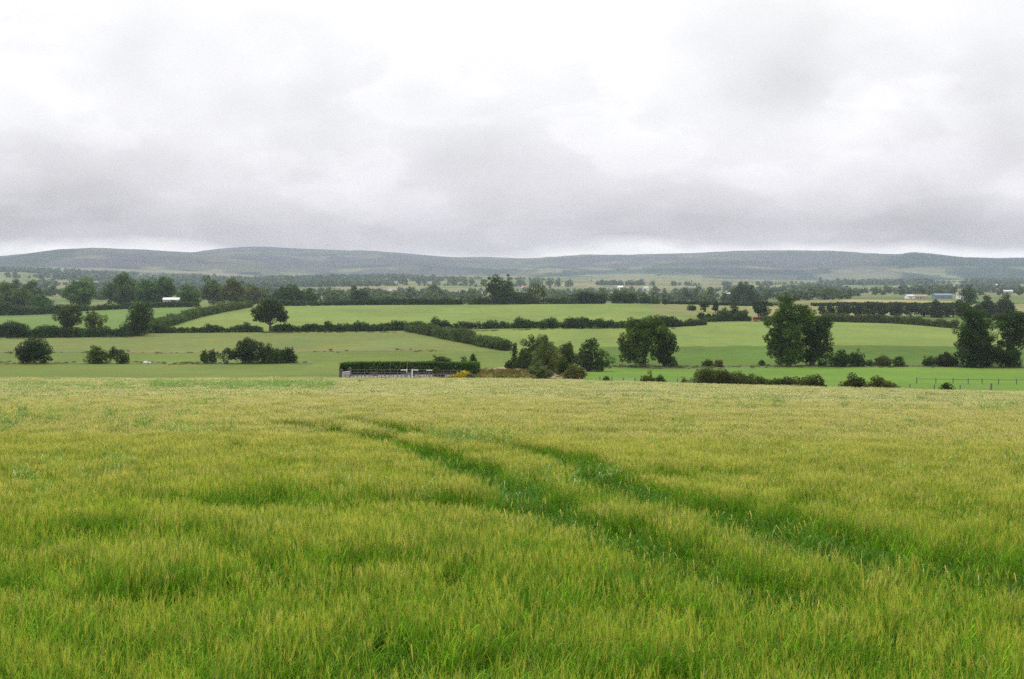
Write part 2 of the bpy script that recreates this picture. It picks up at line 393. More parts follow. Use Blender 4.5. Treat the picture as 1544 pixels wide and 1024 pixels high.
build_hill('hills', [(120, 402), (200, 392), (290, 381.5), (330, 376.5), (375, 373.5), (420, 374), (470, 376.5), (540, 378.5), (600, 382.5), (650, 388), (690, 390.5), (740, 388.5), (800, 391), (830, 389), (900, 386.5), (1000, 383.5),
      (1060, 381.5), (1125, 378.5), (1200, 378), (1250, 379), (1300, 381.5), (1400, 386), (1544, 392), (1900, 396), (2500, 400)], 9000, 5300, 'mid', 202)
build_hill('hills', [(1090, 424), (1180, 412), (1250, 396), (1310, 384.5), (1355, 384.2), (1366, 382), (1375, 380.8), (1400, 382.3), (1450, 388), (1480, 389.5), (1544, 389), (1700, 386), (1900, 380), (2500, 390)], 7600, 5200, 'right', 303)


# ------------------------------------------------------------------ foliage
def unit(v): return v / (np.linalg.norm(v, axis=-1, keepdims=True) + 1e-9)
def clumps_to_leaves(C, rad, leaf, dens, base, rg, flat=.85, vary=.35, out_lo=.45):
    """C (n,3) clump centres, rad (n,) radii -> leaf faces; each clump and each leaf has its own tone"""
    cnt = np.maximum(4, (dens * 22 * rad ** 2 / leaf ** 2).astype(int)); idx = np.repeat(np.arange(len(C)), cnt); n = len(idx)
    dirs = unit(rg.normal(size=(n, 3))); r = rad[idx] * (out_lo + (1.08 - out_lo) * rg.random(n) ** .6)
    P = C[idx] + dirs * r[:, None] * np.array([1, 1, flat])
    nrm = unit(dirs * .7 + rg.normal(size=(n, 3)) * .6 + np.array([0, 0, .45]))
    a = unit(np.cross(nrm, unit(rg.normal(size=(n, 3))))); b = np.cross(nrm, a)
    s = leaf * (.55 + .8 * rg.random(n)); l = s * .62; w = s * .40
    V = np.stack([P - a * l[:, None], P + b * w[:, None] - nrm * (.12 * s)[:, None], P + a * l[:, None], P - b * w[:, None] - nrm * (.12 * s)[:, None]], 1)
    ct = 1 + vary * (rg.random(len(C)) - .5) * 2; lt = 1 + .5 * (rg.random(n) - .5)
    warm = .5 * rg.random(len(C))[idx] + .5 * rg.random(n)
    base = np.asarray(base, float); base = base if base.ndim == 2 else np.broadcast_to(base, (len(C), 3))
    col_ = base[idx] * (ct[idx] * lt)[:, None] * np.stack([.82 + .45 * warm, np.ones(n), .9 - .3 * warm], -1)
    Q = np.arange(4 * n).reshape(n, 4)
    return V.reshape(-1, 3), Q, np.repeat(col_, 4, 0)
def sub_clumps(lobes, rg, per=14, k=.42):
    k = k * 1.15
    """small clumps over the surface of each lobe (cx,cy,cz,rx,ry,rz)"""
    L = np.array(lobes, float); cs = []; rs = []
    for l in L:
        n = max(5, int(per * (.6 + .8 * rg.random())))
        i = np.arange(n) + .5; ph = np.arccos(1 - 2 * i / n); th = math.pi * (1 + 5 ** .5) * i + rg.random() * 6
        d = np.stack([np.cos(th) * np.sin(ph), np.sin(th) * np.sin(ph), np.cos(ph)], -1) + rg.normal(size=(n, 3)) * .18
        f = .62 + .42 * rg.random(n)
        c = l[:3] + d * l[3:] * f[:, None]
        r = np.cbrt(l[3] * l[4] * l[5]) * k * (.5 + .85 * rg.random(n))
        keep = np.ones(n, bool)
        for o in L:
            if o is l: continue
            q = (((c - o[:3]) / o[3:]) ** 2).sum(-1); keep &= (q > .30) | (np.abs(q) < 1e-9)
        keep |= rg.random(n) < .35
        cs.append(c[keep]); rs.append(r[keep]); cs.append(l[None, :3]); rs.append(np.array([np.cbrt(l[3] * l[4] * l[5]) * .66]))
    return np.concatenate(cs), np.concatenate(rs)
DARK = (.036, .068, .015); MIDG = (.056, .105, .019); LIGHT = (.095, .14, .026); BLUISH = (.046, .080, .030); WILLOW = (.085, .122, .044); RUSTY = (.082, .092, .025)
def auto_lobes(W, H, style, rg):
    lb = []
    if style == 'broad':
        lb.append((0, 0, .58*H, .34*W, .34*W, .34*H)); lb.append((0, 0, .28*H, .30*W, .28*W, .22*H))
        for k in range(9):
            a = k * .9 + rg.random() * .5; q = .23 * W * (.8 + .5 * rg.random()); s = .20 * W * (.8 + .5 * rg.random())
            lb.append((math.cos(a)*q*1.25, math.sin(a)*q*1.25, H*(.24 + .46*rg.random()), s, s, .16*H*(.8+.5*rg.random())))
        lb.append((.05*W*(rg.random()-.5), 0, .84*H, .2*W, .2*W, .15*H))
    elif style == 'tall':
        for k in range(9):
            z = .25 + .65 * (k / 8); q = .2 * W * math.sin(math.pi * min(.95, z)) ; a = k * 2.4 + rg.random()
            s = W * (.30 - .16 * abs(z - .5)) * (.8 + .4 * rg.random()); lb.append((math.cos(a)*q, math.sin(a)*q, z*H, s, s, .14*H))
    elif style == 'round':
        lb.append((0, 0, .52*H, .40*W, .40*W, .42*H))
        for k in range(6):
            a = k * 1.05 + rg.random() * .5; s = .19 * W * (.8 + .5 * rg.random()); lb.append((math.cos(a)*.28*W, math.sin(a)*.28*W, H*(.25 + .5*rg.random()), s, s, .18*H))
    else:                                            # bush
        n = 5
        for k in range(n):
            a = k * 2*math.pi/n + rg.random(); q = .24 * W * (.6 + .6*rg.random()); s = .22*W*(.8 + .5*rg.random()); h = H*(.28 + .16*rg.random())
            lb.append((math.cos(a)*q, math.sin(a)*q, h, s, s, h*.95))
        lb.append((.1*W*(rg.random()-.5), 0, .55*H, .28*W, .28*W, .42*H))
    return lb
def trunk_mesh(H, W, lobes, rg, name='trunk', base_r=None, fork=.28, lean=0):
    mb = MB(); r = base_r or .032 * H + .08; tf = fork * H
    mb.tube([(0, 0, -.4), (0, 0, .05), (lean*.3, 0, tf*.5), (lean, 0, tf), (lean*1.2, .02*W, tf + .22*H), (lean*1.2, 0, tf+.42*H)], [r*1.5, r*1.25, r, r*.85, r*.5, r*.15], 9)
    for l in lobes[:8]:
        e = np.array(l[:3]); s = np.array([lean*.9, 0, tf * (.75 + .4*rg.random())]); m = (s + e) / 2 + np.array([0, 0, .06*H*(rg.random()-.3)])
        mb.tube([s, s*.6 + m*.4, m*.5 + e*.5, e], [r*.55, r*.42, r*.25, r*.07], 6, False)
    return mb
def make_tree(name, u, d, wpx, hpx, style='broad', tone=MIDG, lobes=None, leaf=None, dens=.5, per=13, label=None, cat='tree', group=None, rz=0, trunk=True, seed=None, k=.42, fork=.28):
    """u: column of the photograph that gives the bearing; d: distance in metres; wpx, hpx: size in photo pixels -> metres"""
    rg = np.random.default_rng(seed if seed is not None else int(u * 13 + d * 7) % 99991)
    sc_ = d / F; W = wpx * sc_; H = hpx * sc_
    if leaf is None: leaf = max(.20, .00095 * d)
    if lobes is None: lb = auto_lobes(W, H, style, rg)
    else: lb = [(a*sc_, b*sc_, c*sc_, e*sc_, (e*.95)*sc_, g*sc_) for a, b, c, e, g in lobes]   # given in photo pixels at the tree's distance
    C, r = sub_clumps(lb, rg, per, k)
    keep = C[:, 2] > .02 * H; C, r = C[keep], r[keep]; C[:, 2] = np.maximum(C[:, 2], r * .7)
    V, Q, cl = clumps_to_leaves(C, r, leaf, dens, tone, rg)
    x, y, z = at(u, d)
    root = empty(name, (x, y, z - .05), rz); tag(root, label, cat, group)
    if trunk:
        trunk_mesh(H, W, lb, rg, fork=fork).build('trunk', M['bark'], root, smooth=True)
        link('crown', mesh_np('crown', V, Q, cl, False, [M['leaf']]), root)
    else:
        mb = MB()
        for l in lb[:6]:
            mb.tube([(0, 0, -.2), (l[0]*.5, l[1]*.5, l[2]*.5), (l[0]*.9, l[1]*.9, l[2])], [.05*H*.5+.03, .03, .015], 5, False)
        mb.build('stem', M['bark'], root, smooth=True)
        link('foliage', mesh_np('foliage', V, Q, cl, False, [M['leaf']]), root)
    return root
def copy_tree(o, loc, scale, rz, label=None, group=None):
    c = o.copy(); col.objects.link(c); c.location = loc; c.scale = scale; c.rotation_euler = (0, 0, rz)
    if label: c['label'] = label
    if group: c['group'] = group
    for ch in list(o.children):
        k = ch.copy(); col.objects.link(k); k.parent = c
    return c
def make_hedge(name, pts, hpx, wid, tone, label, leaf=None, dens=.5, bump=.35, rows=2, cat='hedge', seed=None, gaps=0.0, group=None, bw=5.0):
    """pts: (u, d) along the hedge; hpx: height in photo px at each point (number or list) -> metres"""
    rg = np.random.default_rng(seed if seed is not None else int(pts[0][0] * 3 + pts[0][1] * 11) % 9973)
    P = np.array([xy(u, d) for u, d in pts]); D = np.array([d for _, d in pts], float)
    hp = np.array(hpx if hasattr(hpx, '__len__') else [hpx] * len(pts), float); Hm = hp * D / F
    seg = np.linalg.norm(np.diff(P, axis=0), axis=1); S = np.concatenate([[0], np.cumsum(seg)])
    hm = Hm.mean(); st = max(.35, .30 * hm); s = np.arange(0, S[-1], st)
    X = np.interp(s, S, P[:, 0]); Y = np.interp(s, S, P[:, 1]); h = np.interp(s, S, Hm)
    nz = fbm(s / bw, s * 0 + seed_of(name, pts), 3, 3); h = h * (1 + bump * (nz - .5) * 2 + .75 * bump * sstep(.60, .72, fbm(s / (.5 * bw), s * 0 + 3.3, 13, 2)))
    C = []; r = []; tn = []
    tone = np.array(tone)
    for j in range(rows):
        zf = (.28, .68, .9)[j]
        for side in (-1, 1):
            ox = rg.normal(size=len(s)) * .12 * wid + side * wid * .25; oy = rg.normal(size=len(s)) * .3 * st
            T = np.gradient(np.stack([X, Y], -1), axis=0) if len(s) > 1 else np.array([[1, 0]]); T = T / (np.linalg.norm(T, axis=1, keepdims=True) + 1e-9); Nn = np.stack([-T[:, 1], T[:, 0]], -1)
            px = X + Nn[:, 0] * ox + T[:, 0] * oy; py = Y + Nn[:, 1] * ox + T[:, 1] * oy
            rr = np.minimum(h * .34, wid * .75) * (.75 + .5 * rg.random(len(s)))
            z = height(px, py) + h * zf * (.85 + .3 * rg.random(len(s)))
            z = np.minimum(z, height(px, py) + h * 1.08 - rr * .6)
            C.append(np.stack([px, py, z], -1)); r.append(rr); tn.append(tone * (.8 + .5 * fbm(s / (bw*1.7), s * 0 + j, 9, 2))[:, None])
    C = np.concatenate(C); r = np.concatenate(r); tn = np.concatenate(tn)
    if gaps:
        g = fbm(C[:, 0] / 4, C[:, 1] / 4, 77, 2) > gaps; C, r, tn = C[g], r[g], tn[g]
    dm = D.mean(); leaf = leaf or max(.16, .00095 * dm)
    org = np.array([P[0, 0], P[0, 1], float(height(P[0, 0], P[0, 1]))])
    V, Q, cl = clumps_to_leaves(C - org, r, leaf, dens, tn, rg, flat=.95)
    o = link(name, mesh_np(name, V, Q, cl, False, [M['leaf']]), None, tuple(org))
    return tag(o, label, cat, group)
def seed_of(name, pts): return float(int(pts[0][0] * 7 + pts[0][1]) % 101)

# ------------------------------------------------------------------ the trees along the brook, 310 m away
D1 = 310
make_tree('ash_tree', 972, D1, 80, 77, lobes=[(-6,0,52,18,20),(6,6,60,16,14),(-22,0,42,13,13),(-26,4,26,9,9),(18,0,56,15,15),(-14,-5,66,12,8),(-20,5,15,9,8),(26,3,44,12,12),(-8,0,30,14,14),(12,8,70,12,7),(-6,-4,13,9,12),(-14,0,28,12,13),(-35,0,40,6,5),(-31,2,29,6,6),(24,-3,66,6,6),(8,2,30,12,14),(-30,0,18,7,8)],
          tone=MIDG, label='broad spreading field tree with low bough on its left, paired with an ivy-dark one', dens=.55, k=.38, per=16, fork=.25)
make_tree('ivy_clad_tree', 1002, D1 + 3, 40, 58, lobes=[(0,0,42,15,14),(-3,3,22,13,14),(4,0,11,12,11),(8,2,30,12,12),(-6,0,54,10,8)],
          tone=DARK, label='dark ivy-clad column of a tree touching the right side of a spreading tree', dens=.6, k=.40)
make_tree('ash_tree', 1190, D1, 66, 107, lobes=[(-4,0,88,16,15),(8,5,78,18,16),(-14,0,70,14,13),(2,-4,58,18,14),(-20,3,44,11,10),(-24,0,26,10,12),(-8,0,34,15,16),(4,4,20,13,16),(20,0,72,13,11),(-2,3,100,10,7),(-26,0,52,6,7),(-6,0,14,14,15),(6,0,40,18,20),(-6,4,48,16,16),(-22,-3,34,10,9),(-32,0,66,6,6),(22,3,88,8,6),(30,0,62,7,7),(-34,3,42,5,5)],
          tone=MIDG, label='tallest tree of the meadow, light green top and drooping left boughs', dens=.58, k=.38, per=16)
make_tree('hawthorn_tree', 1226, D1 + 4, 60, 86, lobes=[(-4,0,70,16,13),(10,0,58,15,15),(-8,4,44,15,14),(6,0,34,17,14),(18,4,46,10,10),(-2,0,16,17,16),(16,0,18,14,15),(20,3,66,9,8),(-14,0,28,14,18),(2,-4,54,18,16),(22,-2,30,10,12)],
          tone=DARK, label='dark bushy tree leaning on the right of the tallest meadow tree', dens=.55, k=.38)
make_tree('ivy_clad_tree', 1470, D1, 60, 90, lobes=[(-4,0,76,19,14),(8,4,66,18,15),(-12,0,58,14,15),(2,0,48,20,14),(-6,4,34,13,13),(14,0,52,12,13),(-10,0,22,12,14),(2,0,24,14,18),(10,3,38,13,14),(-14,-3,44,12,12)],
          tone=DARK, label='round-topped dark tree with wide dome beside the frame edge pair', dens=.55, k=.38, per=15)
make_tree('ivy_clad_tree', 1523, D1 + 2, 60, 84, lobes=[(-12,0,70,12,12),(6,3,72,14,11),(18,0,62,13,12),(-4,0,52,13,11),(10,0,38,11,13),(24,3,36,8,8),(2,0,22,13,14),(16,0,74,10,8),(8,0,54,14,14),(22,0,50,10,10),(-4,3,34,9,12)],
          tone=DARK, label='forked dark tree with gaps of light, second of the pair at the right edge', dens=.5, k=.38, per=14)
make_tree('thicket', 1488, D1 - 2, 96, 42, lobes=[(-30,0,14,14,14),(-12,3,18,16,17),(8,0,22,17,19),(28,2,17,15,16),(40,0,14,12,13),(-2,0,32,12,10)], trunk=False, tone=(.028,.052,.013), cat='bush',
          label='blackish thicket filling the foot of the two dark trees at the right edge', dens=.6)
for u, w, h, tone, lab in ((1270, 34, 25, DARK, 'loose dark bush just right of the tallest meadow tree'), (1291, 30, 26, DARK, 'rounder dark bush beside the loose one, right of the tallest tree'),
        (1333, 28, 16, RUSTY, 'low domed bush, left one of a small pair in the green meadow'), (1356, 20, 17, MIDG, 'small ball-shaped bush, right one of a small pair in the green meadow'),
        (1403, 26, 17, DARK, 'pointed dark bush left of a bigger mound, near the right edge trees'), (1428, 40, 22, (.032,.040,.016), 'wide dark mound of a bush close to the right edge trees'),
        (1068, 18, 10, DARK, 'tiny dark bush on the meadow edge, left of its twin'), (1085, 18, 11, RUSTY, 'tiny olive bush on the meadow edge, right of its twin'),
        (1149, 11, 9, MIDG, 'lone tiny bush between the two big meadow trees'), (1017, 16, 9, WILLOW, 'pale sprig of a bush at the foot of the ivy-clad tree'), (1313, 12, 10, MIDG, 'wispy little bush between the round bush and the small pair')):
    make_tree('bush', u, D1 + (u % 5), w, h, 'bush', tone, trunk=False, cat='bush', label=lab, dens=.55)

# ------------------------------------------------------------------ the clump of trees in the middle
make_tree('willow_tree', 822, 236, 46, 58, lobes=[(0,0,42,13,13),(-9,3,30,12,14),(9,0,28,13,15),(-10,0,14,11,13),(10,3,13,11,12),(0,0,54,7,6)], tone=WILLOW, label='grey-green willow standing at the front of the middle clump', dens=.5, trunk=True)
make_tree('willow_bush', 813, 214, 36, 22, 'bush', (.075,.115,.045), trunk=False, cat='bush', label='pale sprawling willow bush at the foot of the grey-green willow', dens=.5)
make_tree('alder_tree', 812, 292, 60, 52, lobes=[(-8,0,38,17,13),(10,3,32,15,12),(-14,0,22,12,12),(4,0,18,16,14),(24,0,26,9,9),(22,0,12,12,11)], tone=BLUISH, label='wide bluish tree at the back of the middle clump', dens=.55)
make_tree('ivy_clad_tree', 886, 285, 36, 48, lobes=[(0,0,34,15,13),(-2,3,18,15,15),(3,0,10,14,10),(4,0,42,9,7)], tone=(.032,.060,.014), label='near-black dome-shaped tree on the right of the middle clump', dens=.65, k=.36)
make_tree('alder_tree', 908, 287, 30, 36, lobes=[(-2,0,24,11,10),(4,3,12,12,11),(-6,0,10,10,10)], tone=MIDG, label='sloping green tree leaning on the near-black dome-shaped one', dens=.55)
make_tree('willow_tree', 856, 262, 40, 44, lobes=[(-4,0,28,13,13),(8,0,20,13,13),(-6,3,12,13,12),(0,0,38,7,6)], tone=(.055,.080,.026), label='middling tree between the grey-green willow and the dark dome', dens=.5)
make_tree('thorn_bush', 866, 216, 42, 20, 'bush', RUSTY, trunk=False, cat='bush', label='russet-tinged bush at the barley edge under the middle clump', dens=.55)
make_tree('bush', 848, 240, 30, 26, 'bush', DARK, trunk=False, cat='bush', label='dark bush tucked behind the russet one in the middle clump', dens=.55)
make_tree('bush', 789, 290, 34, 30, 'bush', DARK, trunk=False, cat='bush', label='dark bush on the left flank of the middle clump', dens=.6)
make_tree('bush', 769, 293, 22, 16, 'bush', BLUISH, trunk=False, cat='bush', label='low bluish bush ending the middle clump on its left', dens=.55)
make_tree('conifer', 776, 300, 11, 38, 'tall', BLUISH, label='slim pointed sapling left of the middle clump', dens=.6)
make_tree('conifer', 858, 300, 18, 40, 'tall', (.036,.06,.02), label='small pointed tree peeking over the back of the middle clump', dens=.5)

# ------------------------------------------------------------------ left pasture bushes
make_tree('thorn_bush', 50, 322, 50, 34, lobes=[(-8,0,18,16,15),(8,3,18,16,16),(0,0,24,15,10),(-14,0,10,10,10),(15,0,11,10,10)], tone=(.035,.060,.015), trunk=False, cat='bush', label='big round dark bush alone in the pasture at the left', dens=.65)
make_tree('spindle_bush', 146, 322, 28, 27, lobes=[(-4,0,11,11,11),(5,2,10,10,10),(-3,0,20,6,7)], tone=MIDG, trunk=False, cat='bush', label='pointed bush, left of two standing side by side in the pasture', dens=.55)
make_tree('spindle_bush', 175, 322, 30, 25, lobes=[(-5,0,14,8,10),(6,2,9,10,9),(-4,0,20,5,6),(11,0,7,7,7)], tone=DARK, trunk=False, cat='bush', label='ragged bush, right of two standing side by side in the pasture', dens=.55)
make_tree('spindle_bush', 307, 322, 13, 20, 'tall', MIDG, trunk=False, cat='bush', label='spiky bush left of its close companion in the pasture', dens=.5)
make_tree('spindle_bush', 319, 323, 16, 21, 'tall', WILLOW, trunk=False, cat='bush', label='spiky pale bush between its companion and the long thicket', dens=.5)
make_tree('thicket', 374, 322, 84, 37, lobes=[(-26,0,13,12,13),(-6,3,20,15,17),(-4,0,29,9,8),(12,0,17,15,15),(28,0,14,13,13)], tone=(.032,.056,.014), trunk=False, cat='bush', label='long blackish thicket in the left pasture, tall hump', dens=.65)
make_tree('thicket', 425, 323, 46, 25, lobes=[(-10,0,11,13,11),(6,3,11,12,11),(10,0,17,6,7),(15,0,7,8,7)], tone=DARK, trunk=False, cat='bush', label='lower dark thicket joined to the right of the long blackish one', dens=.6)
make_tree('thorn_bush', 664, 262, 32, 25, lobes=[(-4,0,12,11,11),(6,2,11,11,10),(0,0,18,8,6)], tone=(.04,.055,.022), trunk=False, cat='bush', label='feathery grey-green bush behind the clipped hedge', dens=.45)
make_tree('thorn_bush', 698, 262, 20, 24, 'bush', DARK, trunk=False, cat='bush', label='dark two-pronged bush behind the clipped hedge, left prong', dens=.5)
make_tree('thorn_bush', 713, 263, 14, 27, 'tall', MIDG, trunk=False, cat='bush', label='upright narrow bush behind the end of the clipped hedge', dens=.5)

# ------------------------------------------------------------------ bushes along the barley's far edge
def edge_bush(u, dd, w, h, tone, lab, nm='thorn_bush'): make_tree(nm, u, float(edge_d(u)) + dd, w, h + 8, 'bush', tone, trunk=False, cat='bush', label=lab, dens=.5)
edge_bush(979, 5, 28, 17, RUSTY, 'russet bush on the wire fence, left half of a joined pair')
edge_bush(996, 5, 26, 13, DARK, 'dark bush on the wire fence, right half of a joined pair')
edge_bush(1032, 5, 14, 10, RUSTY, 'small brownish bush alone on the wire fence')
edge_bush(915, 6, 13, 12, MIDG, 'thin upright bush among the first posts of the wire fence', 'sapling')
edge_bush(1290, 5, 44, 21, (.045,.058,.018), 'left hump of a two-humped bush at the barley edge')
edge_bush(1327, 5, 48, 20, RUSTY, 'right hump of a two-humped bush at the barley edge')
edge_bush(1431, 5, 22, 13, DARK, 'scraggy bush among the fence posts at the right')
make_hedge('hawthorn_hedge', [(1056, edge_d(1056)+5), (1110, edge_d(1110)+5), (1180, edge_d(1180)+5), (1222, edge_d(1222)+5)], [27, 25, 24, 22], 3.4, (.042,.056,.018), 'long ragged hawthorn hedge along the far edge of the barley', bump=.30, bw=4, dens=.5)
edge_bush(1234, 5, 36, 19, (.05,.062,.02), 'rounded bush closing the right end of the ragged hawthorn hedge')

# ------------------------------------------------------------------ field hedges further up
HB = .50
make_hedge('field_hedge', [(-120, 476), (0, 477), (60, 472), (120, 470), (195, 466)], [15, 15, 16, 13, 15], 3.4, DARK, 'dark hedge along the foot of the left green field', bump=HB)
make_hedge('field_hedge', [(202, 470), (225, 500), (262, 560), (300, 630), (340, 700), (378, 772)], [18, 16, 13, 11, 10, 9], 3.2, (.075,.112,.03), 'olive hedge climbing obliquely between two fields at the left', bump=.25)
make_hedge('field_hedge', [(232, 487), (300, 486), (384, 491), (395, 492)], [12, 10, 9, 6], 2.6, DARK, 'low dark hedge left of the lone oak', bump=HB)
make_hedge('field_hedge', [(412, 494), (500, 497), (570, 499), (612, 502)], [10, 11, 9, 9], 2.6, DARK, 'low dark hedge running right from the lone oak', bump=HB)
make_hedge('field_hedge', [(575, 503), (625, 503), (660, 505), (700, 505)], [12, 11, 12, 11], 2.6, DARK, 'dark bumpy hedge above the top of the oblique hedge', bump=HB)
make_hedge('field_hedge', [(703, 506), (770, 502), (850, 497), (905, 494), (950, 492)], [12, 11, 12, 13, 12], 3, DARK, 'dark hedge across the middle of the slope behind the middle clump', bump=HB)
make_hedge('field_hedge', [(950, 493), (1000, 500), (1036, 512), (1062, 530)], [12, 12, 9, 7], 3, (.04,.06,.018), 'hedge continuing right behind the broad spreading tree', bump=HB)
make_hedge('oblique_hedge', [(615, 494), (650, 462), (690, 425), (730, 392), (766, 372)], [9, 13, 16, 15, 13], 3.2, (.066,.102,.03), 'leafy hedge slanting down from the dark hedge towards the middle clump', bump=.4)
make_hedge('far_hedge', [(395, 800), (440, 806), (482, 812)], [9, 8, 6], 4, BLUISH, 'grey-green hedge behind the lone oak, left end of the hilltop hedge', bump=.3)
make_hedge('far_hedge', [(484, 815), (500, 818), (560, 822), (640, 826), (696, 828)], [7, 8, 9, 10, 8], 4, DARK, 'long dark hilltop hedge left of the two hilltop trees', bump=.3)
make_hedge('far_hedge', [(706, 828), (735, 828), (790, 826), (830, 824), (868, 822)], [8, 11, 13, 9, 11], 4.5, DARK, 'dark hilltop hedge under the two hilltop trees', bump=.4)
make_hedge('far_hedge', [(862, 826), (885, 828), (909, 828)], [14, 17, 16], 6, (.022,.038,.012), 'tall black block of hedge on the hilltop', bump=.15)
make_hedge('far_hedge', [(120, 790), (170, 780), (230, 775), (300, 782)], [8, 8, 9, 8], 4, DARK, 'dark hedge at the top of the left green field', bump=.35)
make_hedge('far_hedge', [(-120, 740), (0, 735), (60, 742), (118, 760)], [16, 18, 14, 10], 6, BLUISH, 'shrubby hedge under the big trees at the far left', bump=.4)
make_hedge('far_hedge', [(1000, 872), (1080, 880), (1165, 890)], 5.5, 3, (.024,.040,.014), 'thin dark clipped hedge crossing the far crest', bump=.12)
make_hedge('far_hedge', [(1225, 900), (1300, 915), (1390, 930), (1440, 940)], 5.5, 3, (.024,.040,.014), 'thin dark hedge behind the row of blackish bushes', bump=.15)
make_hedge('field_hedge', [(1245, 640), (1300, 622), (1360, 602), (1410, 580), (1442, 566)], [12, 12, 10, 10, 11], 3.6, (.052,.080,.026), 'leafy light hedge falling to the right edge trees', bump=.35)
make_hedge('field_hedge', [(1500, 690), (1560, 700), (1640, 705)], [9, 10, 10], 3.4, (.06,.075,.03), 'pale bramble hedge showing beside the forked dark tree', bump=.35)
make_hedge('field_hedge', [(1062, 560), (1090, 580), (1130, 596)], [8, 12, 10], 3.5, DARK, 'bushy hedge corner left of the red trailer', bump=.5)
make_hedge('field_hedge', [(1148, 602), (1175, 606), (1240, 616)], [8, 7, 8], 3, MIDG, 'low hedge right of the red trailer behind the tallest tree', bump=.4)

# hilltop and slope trees
make_tree('oak_tree', 407, 494, 54, 50, lobes=[(0,0,36,15,10),(-14,3,32,11,9),(13,0,32,12,9),(0,-3,43,12,6),(-20,0,22,7,5),(19,2,21,8,6),(-10,0,26,8,5),(10,0,24,7,5),(7,3,40,11,7),(-17,-3,29,10,7),(17,-2,29,9,7),(0,0,30,14,8),(-16,0,21,9,6),(16,2,21,9,6),(0,3,24,13,7),(-5,-4,21,8,5)], tone=(.032,.056,.015), label='lone dark oak with open spreading boughs in the hedge', dens=.6, k=.34, per=15, fork=.2)
make_tree('beech_tree', 754, 828, 50, 44, lobes=[(-8,0,34,13,9),(8,0,30,14,10),(-12,3,24,11,8),(4,0,20,16,9),(16,0,19,8,7),(-6,0,12,11,7)], tone=(.036,.068,.016), label='big dark tree on the hilltop hedge, larger of two', dens=.6, k=.38)
make_tree('ash_tree', 807, 826, 34, 33, lobes=[(-6,0,24,7,7),(8,0,23,9,8),(0,3,29,6,5),(-10,0,17,5,5),(12,0,15,5,5),(-3,0,15,4,7)], tone=(.075,.105,.028), label='pale open-crowned tree on the hilltop hedge, smaller of two', dens=.42, k=.34, fork=.35)
make_tree('elm_tree', 104, 474, 46, 50, lobes=[(0,0,33,14,13),(-9,3,30,11,11),(10,0,27,11,11),(0,0,16,9,10),(4,0,43,9,7)], tone=(.044,.074,.02), label='darker and larger of two trees rising from the left field hedge', dens=.55)
make_tree('maple_tree', 141, 472, 34, 42, lobes=[(-3,0,33,11,9),(6,3,24,11,10),(-6,0,22,8,9),(10,0,14,8,8),(-2,0,10,6,8)], tone=(.085,.115,.026), label='yellow-green tree beside the darker one in the left field hedge', dens=.45, k=.36)
make_tree('elm_tree', 211, 470, 42, 48, lobes=[(0,0,34,15,11),(-8,3,26,11,10),(9,0,25,11,11),(0,0,14,9,11),(3,0,43,9,6)], tone=(.046,.084,.022), label='bright-topped tree at the corner where the oblique hedge starts', dens=.55)
make_tree('sapling', 97, 477, 8, 22, 'tall', WILLOW, label='thin pale sapling at the foot of the darker left tree', dens=.4)

# bushes on the shoulder of the right hill
for nm, u, d, w, h, st, tone, lab in (
  ('bush', 930, 850, 26, 20, 'round', DARK, 'tall dark bush at the left end of the hill shoulder group'),
  ('bush', 951, 846, 28, 18, 'bush', DARK, 'dark bush second in the hill shoulder group'),
  ('bush', 972, 840, 26, 15, 'bush', BLUISH, 'grey-green bush in the middle of the hill shoulder group'),
  ('bush', 988, 826, 16, 11, 'bush', MIDG, 'small round bush on the falling end of the hill shoulder'),
  ('bush', 1002, 800, 7, 8, 'round', DARK, 'isolated tiny bush beyond the hill shoulder group'),
  ('bush', 1043, 700, 16, 10, 'bush', DARK, 'low bush in the pale field, left of a taller one'),
  ('thorn_tree', 1063, 690, 15, 20, 'round', DARK, 'taller bushy thorn in the pale field on the crest'),
  ('thorn_tree', 1079, 680, 11, 19, 'tall', (.03,.042,.016), 'egg-shaped thorn standing apart in the pale field'),
  ('bush', 1057, 590, 13, 11, 'round', DARK, 'ball-shaped bush at the hedge corner, larger of two'),
  ('bush', 1068, 594, 9, 9, 'round', DARK, 'ball-shaped bush at the hedge corner, smaller of two'),
  ('thorn_bush', 1092, 610, 15, 17, 'bush', MIDG, 'leafy bush left of the dark hedge cluster by the trailer'),
  ('thorn_bush', 1108, 625, 15, 24, 'bush', DARK, 'pointed dark bush in the cluster by the trailer'),
  ('thorn_bush', 1122, 618, 18, 16, 'bush', BLUISH, 'dull bush nearest the red trailer'),
  ('thorn_tree', 1147, 622, 25, 31, 'round', (.03,.05,.017), 'dark bushy tree rising behind the red trailer')):
    make_tree(nm, u, d, w, h, st, tone, trunk=nm.endswith('tree'), cat='tree' if nm.endswith('tree') else 'bush', label=lab, dens=.55)
